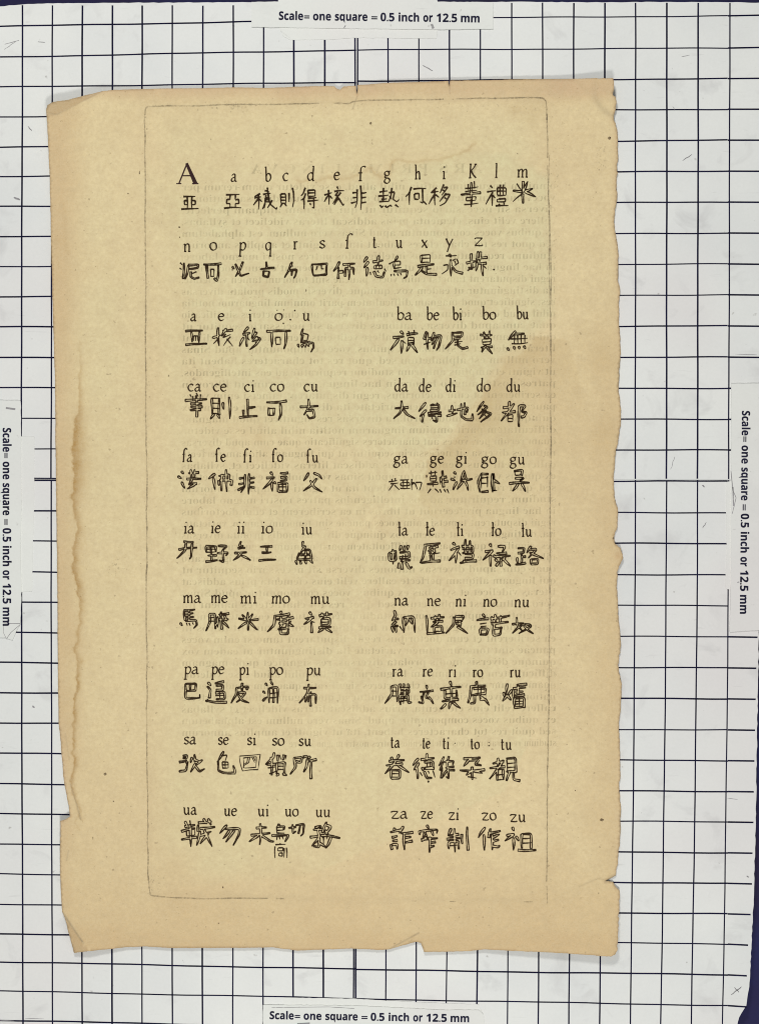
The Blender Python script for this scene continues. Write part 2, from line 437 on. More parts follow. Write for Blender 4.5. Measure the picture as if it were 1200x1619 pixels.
scale_label('lying along the bottom edge of the board below the leaf', (426.5, 1611.2), 0.9, 315, 12.2,
            [(416, 1589), (560, 1590), (700, 1597), (757, 1597), (764, 1604), (768, 1640), (416, 1640)],
            [(449, 1577), (560, 1579), (610, 1582), (690, 1586), (757, 1588), (762, 1601), (449, 1601)],
            [([(430, 1593), (520, 1592), (560, 1594.5)], 0.8), ([(470, 1619), (490, 1618)], 3)])
scale_label('running down the left edge of the board', (5.2, 676.5), 90, 313, 13.0,
            [(-30, 632), (33.5, 634), (34.5, 800), (33, 880), (34.5, 935), (33, 985), (20, 1012), (10, 1008), (-30, 1008)],
            [(30, 690), (55, 690), (54.5, 800), (52.5, 870), (51.5, 935), (30, 936)],
            [([(33, 986), (20, 986), (6, 985)], 0.9), ([(32, 988), (18, 1000), (11, 1010)], 0.8), ([(6, 987), (6, 1000), (10, 1008)], 0.7), ([(10, 645), (25, 647)], 3.0)])
scale_label('running down the right edge of the board', (1172.5, 649.5), 90.6, 321, 12.6,
            [(1155.5, 607), (1206, 606), (1204, 800), (1201, 996), (1153, 999), (1155, 900)],
            [(1147, 762), (1160, 760), (1160, 935), (1146, 930), (1148, 870)],
            [([(1155, 745), (1158, 775), (1163, 787), (1160, 800), (1157, 812)], 1.1), ([(1158, 770), (1159, 800)], 2.0), ([(1165, 921), (1168, 920)], 1.5)])

# ---------------------------------------------------------------- the leaf: outline, relief, stains
OUT = [(74, 172), (75.5, 166), (85, 161), (105, 158.5), (130, 152), (162, 144), (179, 142), (220, 141), (260, 140), (320, 139.5), (370, 138), (418, 139), (470, 137), (510, 136),
       (529, 136.5), (533, 140.5), (538, 141.5), (544, 136.5), (563, 135.5), (565, 150), (566, 134.5), (612, 131), (680, 129), (709, 128), (710.5, 138), (711.5, 127.6), (760, 126.8), (808, 125.6), (860, 125), (912, 124.5), (939, 123.6), (969.5, 123.5),
       (970.5, 132), (970, 140), (968, 150), (973, 154), (974.2, 160), (973.5, 172), (969.5, 185), (974.7, 202.7), (976.5, 217), (976, 238.7), (977.3, 249), (974.7, 260), (975.5, 273), (973.5, 289),
       (975.3, 306), (972.7, 332), (970.6, 350), (972.2, 365.7), (976.6, 394), (977, 415), (976.8, 441), (979.5, 456.6), (978, 488), (978, 506), (980, 534.5), (980.5, 563), (979.7, 581), (978, 599.5),
       (976.9, 617.7), (981, 641), (981, 664), (978, 692), (974, 711), (970, 745), (970, 771), (971.4, 786.5), (976.6, 807), (975.3, 833), (970, 849), (971.7, 859), (980.5, 867), (985, 881), (980.5, 891.7),
       (975.8, 900.8), (974.8, 926.8), (976, 952.7), (978.7, 991.7), (981, 1020), (976.9, 1051), (981.8, 1080), (982, 1094), (980.6, 1121.7), (977.8, 1155), (979, 1182.8), (980.5, 1210.6), (978.3, 1246.7),
       (981, 1274.4), (980.5, 1319), (977.8, 1346.7), (975, 1371.7), (972.8, 1384), (966, 1388), (956.5, 1392.5), (968, 1394.5), (975, 1405), (979, 1407.8), (977.8, 1446.7), (976.4, 1482.8), (975.5, 1503), (971.7, 1510),
       (966.7, 1512.3), (930, 1510), (900, 1507.7), (850, 1505), (800, 1503), (766.7, 1501), (743, 1503.7), (706.7, 1504.7), (670, 1505), (667.5, 1497), (665, 1490.7), (658, 1489), (636, 1495), (615, 1501), (603.7, 1502), (555, 1499.6),
       (506, 1501.5), (470.5, 1503), (431.5, 1498), (360, 1498.6), (272, 1499), (230, 1496.5), (200, 1497.5), (177.6, 1500), (129.3, 1505), (117.8, 1506.7), (109.4, 1476), (104, 1455), (99, 1441.5), (97.8, 1421.6), (96, 1390), (95.7, 1348),
       (96, 1310), (95.7, 1298), (104, 1295.5), (111.5, 1291), (110, 1278.7), (105, 1253.5), (101, 1228), (97.8, 1190.5), (97, 1178), (93.6, 1142.8), (92.7, 1094.6), (92, 1029.7), (91.6, 955.6), (91, 890), (89, 760), (88.2, 659.6), (87.7, 600),
       (86, 547), (83.7, 472.8), (81.4, 378), (80, 309.7), (78.7, 265), (77, 227.5), (74.5, 185)]
_r = random.Random(3)
ol = resample(OUT + [OUT[0]], 2.5)[:-1]
outline = []
for i, (x, y) in enumerate(ol):
    k = 0.9 if x > 940 else 0.45
    n1 = (vnoise(np.array([x * 0.19 + 3]), np.array([y * 0.19]))[0] - 0.5) * 2 * k
    n2 = (vnoise(np.array([x * 0.55]), np.array([y * 0.55 + 9]))[0] - 0.5) * 1.1 * k
    outline.append((x + n1 + n2, y + n1 * 0.5 - n2))

def linedist(x, y, a, b_):
    """signed distance (px) to the line a->b, positive to the right of travel on the page"""
    dx, dy = b_[0] - a[0], b_[1] - a[1]; L = math.hypot(dx, dy)
    return ((x - a[0]) * (-dy) + (y - a[1]) * dx) / L
def relief(x, y):
    """height of the leaf's upper face above the board, metres"""
    x = np.asarray(x, float); y = np.asarray(y, float)
    h = 0.0010 + 0.0011 * (fbm(x, y, 260, 3, 2.0) - 0.35) + 0.00045 * (fbm(x, y, 90, 2, 7.0) - 0.35)
    g = lambda cx, cy, r, a: a * np.exp(-((x - cx) ** 2 + (y - cy) ** 2) / (r * r))
    h = h + g(85, 165, 90, 0.0046) + g(960, 125, 45, 0.0017) + g(105, 1300, 50, 0.0018) + g(115, 1500, 60, 0.0020) + g(985, 880, 22, 0.0010) + g(660, 1490, 30, 0.0006)
    h = h + 0.0009 * np.exp(-np.maximum(y - 125, 0) / 40.0) + 0.0007 * np.exp(-np.maximum(1505 - y, 0) / 30.0) + 0.0006 * np.exp(-np.maximum(x - 78, 0) / 30.0)
    d = linedist(x, y, (957, 1391), (720, 1503))              # lower right corner lifts along a diagonal crease
    d = np.maximum(-d, 0); h = h + 0.000030 * np.minimum(d, 130) * sstep(0, 20, d) * sstep(690, 800, x)
    d = np.maximum(linedist(x, y, (162, 144.5), (90, 181)), 0)    # upper left corner bends down past a crease
    h = h - 0.000110 * d * (x < 175) * (y < 200)
    d = np.maximum(linedist(x, y, (131, 1490), (98, 1441)) * -1, 0)
    h = h - 0.000090 * d * (y > 1430) * (x < 140)
    rr = np.hypot(x - 985, y - 140); d = np.maximum(46 - rr, 0)
    h = h + 0.000035 * d
    d = np.maximum(-linedist(x, y, (662, 1475), (615, 1501)) , 0) * (x < 668) * (x > 600) * (y > 1470) * (y < 1510)
    h = h - 0.00006 * np.minimum(d, 14)
    # the plate's bevel: paper inside the plate mark lies a touch lower
    e = np.minimum(np.minimum(x - (231 + (y - 160) * 0.0035), 866 - x), np.minimum(y - 160, 1419 - y))
    h = h - 0.00030 * sstep(-2.5, 2.5, e)
    return np.maximum(h, 0.00045)
ZTOP = ZS
def R(x, y): return float(relief(np.array([x]), np.array([y]))[0]) + ZTOP

STEP = 4.0
gx, gy = np.meshgrid(np.arange(70, 992, STEP), np.arange(118, 1518, STEP))
gx = gx + (np.arange(gx.shape[0]) % 2)[:, None] * STEP * 0.5
gx = gx.ravel(); gy = gy.ravel()
inn = inside(gx, gy, outline)
gx, gy = gx[inn], gy[inn]
keep = dist_poly(gx, gy, outline[::1], True) > 1.6
gx, gy = gx[keep], gy[keep]
# extra points along tide lines and creases for fine stain detail
TIDE = [(127, 540), (127.6, 561), (125.5, 600), (126.7, 631), (126, 647), (121, 668), (117, 695), (116.8, 720), (119, 735), (117.4, 773), (115, 788), (118, 805), (123.6, 835), (119, 858), (115.8, 878), (116.8, 896), (123.6, 927), (128.2, 966),
        (124, 1003), (121, 1018), (118.6, 1028), (126.5, 1046), (124, 1076), (117.7, 1105), (116.8, 1150), (115.9, 1180), (117.8, 1211), (111.5, 1236), (121, 1268), (128, 1295)]
TIDE2 = [(470, 286), (507, 284), (521, 281), (555, 281), (575, 271), (586, 266), (593, 276), (606, 280), (617, 274), (620, 262), (622, 254), (651, 254), (680, 254), (715, 248), (738, 238), (752, 226)]
TIDE3 = [(838, 530), (826, 548), (797, 563), (781, 586), (770, 606), (756, 616), (750, 645), (728, 668), (712, 690), (697, 706), (672, 716)]
TIDE4 = [(118, 1240), (124, 1290), (119, 1300), (126, 1312)]
CREASE = [[(74.5, 177), (84, 180), (91, 180.8), (110, 171), (135, 158), (162, 144.5)], [(99, 1442), (110, 1458), (122, 1476), (131, 1489)], [(615, 1501), (640, 1487), (662, 1475)],
          [(112, 1240), (117, 1256), (122, 1272), (128, 1295)], [(104, 1160), (107, 1180), (110, 1200)], [(957, 1391), (945, 1389), (930, 1395), (915, 1402)], [(958, 1393), (966, 1388.5), (973, 1385)], [(565, 152), (562, 160), (558, 172)], [(710.5, 138), (711, 148)], [(109, 1345), (106, 1360)],
          [(915, 1402), (870, 1425), (820, 1452), (760, 1490)]]
CW = [1.6, 1.5, 1.3, 1.2, 1.0, 1.4, 2.6, 1.1, 1.1, 1.0, 2.5]
CA = [.42, .75, .60, .55, .35, .30, .95, .60, .50, .40, .07]
ex_pts = []
for pl in [TIDE, TIDE2, TIDE3, TIDE4] + CREASE:
    q = resample(pl, 1.8); nn = normals(q)
    for (x, y), (a, b2) in zip(q, nn):
        for s in (-2.4, -1.1, 0.0, 1.1, 2.4): ex_pts.append((x + a * s + _r.uniform(-.2, .2), y + b2 * s + _r.uniform(-.2, .2)))
ex_pts = np.array(ex_pts)
ok = inside(ex_pts[:, 0], ex_pts[:, 1], outline); ex_pts = ex_pts[ok]
ok = dist_poly(ex_pts[:, 0], ex_pts[:, 1], outline, True) > 0.8; ex_pts = ex_pts[ok]
allp = [Vector(q) for q in outline] + [Vector((float(a), float(b2))) for a, b2 in zip(gx, gy)] + [Vector((float(a), float(b2))) for a, b2 in ex_pts]
nb = len(outline)
rv, re_, rf, ov, oe, of = delaunay_2d_cdt(allp, [(i, (i + 1) % nb) for i in range(nb)], [], 1, 1e-4)
P2 = np.array([(q[0], q[1]) for q in rv])
Z = relief(P2[:, 0], P2[:, 1]) + ZTOP
n = len(P2)
verts = [W(P2[i, 0], P2[i, 1], Z[i]) for i in range(n)]
faces = [tuple(q) for q in rf]
# make every triangle face up, then add the underside and the rim
def up_tri(q):
    a, b2, c2 = (verts[k] for k in q[:3])
    return q if (b2[0] - a[0]) * (c2[1] - a[1]) - (b2[1] - a[1]) * (c2[0] - a[0]) > 0 else tuple(reversed(q))
faces = [up_tri(q) for q in faces]
ecount = {}
for q in faces:
    for a, b2 in zip(q, q[1:] + q[:1]): ecount[(a, b2)] = 1
rim = [(a, b2) for (a, b2) in ecount if (b2, a) not in ecount]
TH = 0.00028
under = [(x, y, z - TH) for x, y, z in verts]
allv = verts + under
allf = faces + [tuple(k + n for k in reversed(q)) for q in faces] + [(b2, a, a + n, b2 + n) for a, b2 in rim]
leaf = empty('book_leaf', 'yellowed torn page printed with roman syllables over Chinese characters', 'printed page')
sheet = link('sheet', allv, allf, M_sheet, leaf, smooth=True)
# stains, and the painted shading of one curl
px, py = P2[:, 0], P2[:, 1]
de = dist_poly(px, py, outline, True)
nz = fbm(px, py, 60, 4, 1.3); nz2 = fbm(px, py, 18, 3, 4.1)
dtop = py - 135; dleft = px - 85; dright = 978 - px; dbot = 1503 - py
edge = 0.80 * np.exp(-de / 3.2)
edge = np.maximum(edge, 0.46 * (1 - sstep(2, 34 + 40 * (nz - 0.45), dtop)) * (0.55 + 0.9 * nz))
edge = np.maximum(edge, 0.44 * (1 - sstep(5, 66, dleft + 40 * (nz - 0.5))))
edge = np.maximum(edge, 0.30 * (1 - sstep(2, 75, dright + 60 * (nz - 0.5))) * sstep(350, 640, py))
edge = np.maximum(edge, 0.36 * (1 - sstep(2, 90, dright + 40 * (nz - 0.5))) * sstep(1250, 1450, py))
edge = np.maximum(edge, 0.52 * (1 - sstep(8, 92, dbot + 50 * (nz - 0.5))))
edge = np.maximum(edge, 0.36 * (1 - sstep(40, 200, dbot + 90 * (nz - 0.5))))
edge = np.maximum(edge, 0.22 * (1 - sstep(60, 300, np.hypot(px - 120, (py - 1430) * 0.8))))
edge = np.maximum(edge, 0.24 * np.exp(-((px - 960) ** 2 + (py - 700) ** 2 * 0.15) / 70.0 ** 2))
# folded-down corner flaps show the browned margin
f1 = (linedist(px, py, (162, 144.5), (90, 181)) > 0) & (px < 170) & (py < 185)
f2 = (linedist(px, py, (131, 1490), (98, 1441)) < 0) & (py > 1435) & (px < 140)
edge = np.where(f1, np.maximum(edge, 0.62), edge); edge = np.where(f2, np.maximum(edge, 0.72), edge)
edge = np.maximum(edge, 0.75 * np.exp(-((px - 978) ** 2 + (py - 879) ** 2) / 9.0 ** 2))
def oneside(px, py, pl, wide, sharp):
    """water stain: sharp on one side of the line, fading on the other"""
    d = dist_poly(px, py, pl)
    xs = np.interp(py, [q[1] for q in pl], [q[0] for q in pl])
    right = px > xs
    return np.where(right, np.exp(-d / wide), np.exp(-(d / sharp) ** 2))
tide = np.zeros(n)
inr = (py > 535) & (py < 1240)
amp = np.interp(py, [540, 640, 690, 740, 790, 840, 900, 960, 1030, 1090, 1180, 1240, 1300], [0.05, .3, .62, .75, .55, .38, .62, .32, .34, .50, .42, .45, .2])
wid = np.interp(py, [540, 650, 700, 760, 800, 900, 1000, 1240], [2.5, 5, 11, 10, 5, 6, 3.2, 3.0])
jx = px + (fbm(px, py, 9, 3, 2.2) - .45) * 9; jy = py + (fbm(px, py, 9, 3, 6.2) - .45) * 9
d = dist_poly(jx, py, TIDE); xs = np.interp(py, [q[1] for q in TIDE], [q[0] for q in TIDE])
tide = np.maximum(tide, np.minimum(1, 1.9 * amp + .08) * np.where(jx > xs, np.exp(-(d / (wid * 1.25)) ** 1.6), np.exp(-(d / 1.6) ** 2)) * (py > 535) * (0.75 + 0.55 * nz2))
d = dist_poly(jx, jy, TIDE2); tide = np.maximum(tide, 0.30 * np.exp(-(d / 2.2) ** 2) * (0.5 + nz2) + 0.10 * np.exp(-d / 11))
d = dist_poly(jx, jy, TIDE3); tide = np.maximum(tide, 0.16 * np.exp(-(d / 2.6) ** 2) * (0.4 + 1.2 * nz2))
d = dist_poly(px, py, TIDE4); tide = np.maximum(tide, 0.28 * np.exp(-(d / 1.8) ** 2))
d = dist_poly(px, py, [(100, 320), (103, 350), (104, 390), (108, 400)]); tide = np.maximum(tide, 0.16 * np.exp(-(d / 3.5) ** 2))
d = np.hypot(px - 410, py - 692); tide = np.maximum(tide, 0.30 * np.exp(-(d / 7) ** 2) * (nz2 * 1.6))
for (sx, sy, sr, sa) in ((838, 173, 22, .22), (815, 175, 10, .25), (272, 640, 9, .14), (945, 560, 40, .18), (950, 690, 26, .22), (300, 300, 60, .05), (100, 520, 12, .12), (90, 380, 9, .2), (935, 960, 9, .2), (880, 1340, 10, .10)):
    d = np.hypot(px - sx, py - sy); tide = np.maximum(tide, sa * np.exp(-(d / sr) ** 2) * (0.4 + 1.2 * nz2))
CLEAN = [(250, 300), (420, 292), (507, 284), (555, 281), (586, 267), (606, 279), (621, 256), (680, 254), (740, 236), (800, 240), (866, 280), (872, 500), (838, 530), (797, 563), (772, 604), (752, 640), (712, 690), (660, 722), (560, 715), (450, 690), (400, 680), (330, 640), (285, 560), (268, 420)]
ins = inside(jx, jy, CLEAN); d = dist_poly(jx, jy, CLEAN, True)
clean = sstep(-1, 1, np.where(ins, d, -d) / (10 + 60 * sstep(700, 400, px)) ) * (0.78 + 0.5 * (nz - 0.45))
inner = inside(px, py, [(233, 165), (864, 165), (868, 1100), (800, 1250), (500, 1380), (240, 1410)])
clean = np.maximum(clean, np.where(inner, 0.62 * sstep(0, 60, np.minimum(np.minimum(px - 225, 872 - px), np.minimum(py - 150, 1420 - py))), 0) * (0.6 + 0.9 * (nz - 0.45)))
clean = np.maximum(clean, 0.35 * np.exp(-((px - 170) ** 2 / 60 ** 2 + (py - 620) ** 2 / 420 ** 2)) * (0.4 + 1.2 * nz))
# the browner field to the right of the tide line
brown = inside(jx, jy, [(838, 530), (797, 563), (772, 604), (752, 640), (712, 690), (680, 720), (660, 790), (760, 900), (900, 880), (940, 700), (900, 540)])
tide = np.maximum(tide, np.where(brown, 0.41 * sstep(0, 12, dist_poly(jx, jy, TIDE3)) * np.exp(-dist_poly(px, py, TIDE3) / 95) * (0.6 + 0.9 * nz), 0))
edge = np.maximum(edge, 0.15 * np.exp(-dist_poly(px, py, [(275, 330), (288, 520), (330, 660), (420, 700), (440, 760)]) / 14) * nz * 1.5)
crease_and_shade = np.zeros(n)
for pl, w_, a_ in zip(CREASE, CW, CA):
    d = dist_poly(px, py, pl); crease_and_shade = np.maximum(crease_and_shade, a_ * np.exp(-(d / w_) ** 2) * (0.55 + 0.8 * nz2))
# darker torn slivers along the right edge
crease_and_shade = np.maximum(crease_and_shade, 0.55 * np.exp(-de / 1.1) * (px > 940) * sstep(0.46, 0.6, fbm(px, py, 45, 2, 8.8)))
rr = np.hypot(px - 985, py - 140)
crease_and_shade = np.maximum(crease_and_shade, 0.16 * f1 + 0.20 * f2 * (0.4 + sstep(.42, .6, fbm(px + py * .4, py, 7, 2, 3.3))))
crease_and_shade = np.maximum(crease_and_shade, 0.30 * np.exp(-((rr - 46) / 4.5) ** 2) * (px > 925) * (py < 195) * sstep(115, 160, py))  # upper right corner curl: its shading painted in as a dark arc
crease_and_shade = np.maximum(crease_and_shade, 0.10 * np.exp(-((px - 372) ** 2 / 28 ** 2 + (py - 172) ** 2 / 9 ** 2)) * nz2 * 2)
pb = dist_poly(px, py, [(230, 186), (231, 168), (400, 165), (560, 160), (850, 154.5), (866, 170), (870, 600), (866, 1200), (864, 1426), (500, 1422), (240, 1416), (232, 1000)], True)
crease_and_shade = np.maximum(crease_and_shade, np.where(inside(px, py, [(231, 168), (560, 160), (864, 155), (870, 600), (864, 1426), (238, 1416)]), 0.13, 0.07) * np.exp(-pb / 5.5) * (0.5 + nz))
pink = 0.42 * (1 - sstep(5, 30, dtop)) * nz * 1.6 + 0.30 * np.exp(-dist_poly(px, py, [(93, 1150), (104, 1240), (99, 1300)]) / 9) + 0.18 * (1 - sstep(0, 16, dright)) * nz + 0.18 * (1 - sstep(0, 45, dleft)) * nz
def paint(name, r_, g_, b_):
    at_ = sheet.data.attributes.new(name, 'FLOAT_COLOR', 'POINT')
    col = np.ones((2 * n, 4), np.float32)
    for k, v in enumerate((r_, g_, b_)): col[:n, k] = np.clip(v, 0, 1); col[n:, k] = np.clip(v, 0, 1)
    at_.data.foreach_set('color', col.ravel())
paint('stain', edge, tide, clean); paint('grime', crease_and_shade, pink, np.zeros(n))

# ---------------------------------------------------------------- printing on the leaf
INK = 0.00010
class Marks:
    def __init__(self): self.v = []; self.f = []
    def add(self, v, f):
        o = len(self.v); self.v += v; self.f += [tuple(k + o for k in q) for q in f]
    def link(self, name, material, parent, lift=INK):
        if not self.v: return None
        a = np.array(self.v); z = relief(a[:, 0], a[:, 1]) + ZTOP + lift
        return link(name, [W(x, y, zz) for (x, y), zz in zip(self.v, z)], self.f, material, parent)
    def ribbon(self, pts, widths):
        nn = normals(pts); v = []; f = []
        for i, (x, y) in enumerate(pts):
            w = widths[i] if isinstance(widths, (list, tuple, np.ndarray)) else widths
            v.append((x - nn[i][0] * w * .5, y - nn[i][1] * w * .5)); v.append((x + nn[i][0] * w * .5, y + nn[i][1] * w * .5))
        for i in range(len(pts) - 1): f.append((2 * i, 2 * i + 1, 2 * i + 3, 2 * i + 2))
        self.add(v, f)
    def dot(self, x, y, r, seed=0):
        rr_ = random.Random(seed); m_ = 9
        v = [(x, y)] + [(x + r * rr_.uniform(.75, 1.2) * math.cos(6.2832 * k / m_), y + r * rr_.uniform(.75, 1.2) * math.sin(6.2832 * k / m_)) for k in range(m_)]
        self.add(v, [(0, 1 + (k + 1) % m_, 1 + k) for k in range(m_)])

# plate mark: a grimy line left by the bevel of the copper plate
pm = Marks(); r = random.Random(21)
def grime(pts, w, broken=0.0, seed=1):
    q = resample(catmull(pts, 8), 2.0); rr_ = random.Random(seed); seg = []
    a = np.array(q); nn = fbm(a[:, 0], a[:, 1], 26, 3, seed * 1.3)
    for i, (x, y) in enumerate(q):
        if nn[i] < broken:
            if len(seg) > 2: pm.ribbon(seg, [w * 1.5 * rr_.uniform(.55, 1.25) for _ in seg])
            seg = []
        else: seg.append((x + (nn[i] - .45) * 2.5, y + (nn[i] - .45) * 2))
    if len(seg) > 2: pm.ribbon(seg, [w * 1.5 * rr_.uniform(.55, 1.25) for _ in seg])
grime([(230, 186), (230, 175), (232.5, 169.5), (240, 168), (270, 167.5), (305, 167.5), (340, 166), (380, 165), (430, 165), (470, 164), (510, 163.5), (540, 163.5), (552, 163), (560, 160), (590, 158.5), (680, 157.5)], 1.6, 0.22, 2)
grime([(680, 157.5), (760, 155.5), (800, 155), (850, 154.5), (860, 157), (863.5, 165), (864.5, 190)], 1.6, 0.26, 3)
grime([(229.5, 180), (230, 300), (230.5, 400), (231, 520), (231.5, 640), (232.5, 760), (232.3, 900), (232.5, 1040), (233, 1180), (234, 1300), (234.5, 1360), (236, 1395), (238, 1413), (242, 1416)], 1.6, 0.0, 4)
grime([(242, 1416), (260, 1418), (300, 1420), (330, 1421), (380, 1420), (450, 1421)], 1.4, 0.34, 5)
grime([(864.5, 180), (866, 260), (868, 360), (868.5, 430), (870, 520), (870.5, 640), (870, 760), (869, 900), (868, 1000), (867, 1100), (866, 1200), (864.5, 1300), (864, 1394)], 1.6, 0.16, 6)
grime([(868, 245), (867.5, 300), (869.5, 380), (871, 450), (871, 480)], 1.1, 0.30, 7)
grime([(864, 1394), (864, 1428)], 0.8, 0.40, 8)
grime([(450, 1421), (560, 1423), (700, 1425), (864, 1426)], 0.9, 0.46, 9)
pm.link('plate_mark', M_platemark, leaf, 0.00013)
gz = Marks()
for k in range(260):                                           # specks of plate tone gathered along the bevel
    side = r.random()
    if side < .32: x, y = 232 + abs(r.gauss(0, 5)), r.uniform(170, 1415)
    elif side < .62: x, y = 866 + r.gauss(2, 5), r.uniform(160, 1400)
    elif side < .85: x, y = r.uniform(235, 860), 164 + abs(r.gauss(0, 6))
    else: x, y = 236 + abs(r.gauss(0, 16)), 1395 + r.gauss(4, 10)
    gz.dot(x, y, r.uniform(.5, 1.5), k)
for k in range(110): gz.dot(878 + r.gauss(0, 2.2), r.choice([r.uniform(235, 330), r.uniform(600, 700), r.uniform(960, 1100), r.uniform(1150, 1200), r.uniform(300, 1200)]), r.uniform(.4, 1.1), 500 + k)
for k in range(26): gz.dot(375 + r.gauss(0, 16), 170 + r.gauss(0, 4), r.uniform(.8, 2.0), 700 + k)
for k in range(16): gz.dot(r.uniform(730, 765), 1232 + r.gauss(0, 4), r.uniform(.4, 1.0), 800 + k)
for k in range(30): gz.dot(950 + r.gauss(0, 6), r.uniform(230, 270), r.uniform(.6, 1.6), 900 + k)
for k in range(22): gz.dot(184 + r.gauss(0, 8), 897 + r.gauss(0, 6), r.uniform(.6, 1.3), 950 + k)
o = gz.link('plate_tone_specks', M_plategrey, leaf, 0.00014); o['kind'] = 'stuff'

# the text of the other side, showing through in reverse
LAT = ('omnium linguarum notitia nihil aliud esse videtur quam rerum per voces aut characteres significatio quae cum apud diversas nationes diversa sit '
       'necessario sequitur ut qui linguam aliquam perfecte callere velit eius elementa prius addiscat literas videlicet et syllabas ex quibus voces componuntur '
       'apud Sinas vero nullum est alphabetum sed quot res tot characteres habent ita ut viginti et amplius annorum studium requiratur ad eos intelligendos '
       'patres nostri magno labore in hac lingua profecerunt ut libros in ea scriberent et cum doctoribus regni disputarent tametsi enim voces paucae sint '
       'tonorum tamen varietate ita distinguuntur ut eadem vox quinque diversis modis prolata diversas res significet quod magnam difficultatem parit ').split()
gh = Marks(); r = random.Random(12)
def ghost_line(words, xr, y, width, xh, justify=True):
    v, f = glyphs(serif(' '.join(words)), -0.011, 2)
    x0 = min(q[0] for q in v); x1 = max(q[0] for q in v)
    sx = width / (x1 - x0) if justify else xh / 0.47
    gh.add([(xr - (x - x0) * sx, y - yy * xh / 0.47 - (xr - (x - x0) * sx - 580) * 0.004) for x, yy in v], f)
wi = 0
rows = 49
for k in range(rows):
    y = 300 + k * 18.35
    ws = []; L = 0
    while L < 66:
        ws.append(LAT[wi % len(LAT)] + (',' if r.random() < .12 else '')); L += len(ws[-1]) + 1; wi += 1
    ghost_line(ws, 878, y, 590 if k < rows - 1 else 420, 8.0)
ghost_line(['A', 'R', 'S', '', 'P', 'R', 'I', 'M', 'A', '', 'L', 'I', 'N', 'G', 'V', 'A'], 762, 274, 365, 10.5)
g = gh.link('show_through_print', M_ghost, leaf, 0.00006); g['kind'] = 'stuff'
g['label'] = 'faint reversed print of the other side showing through the paper'

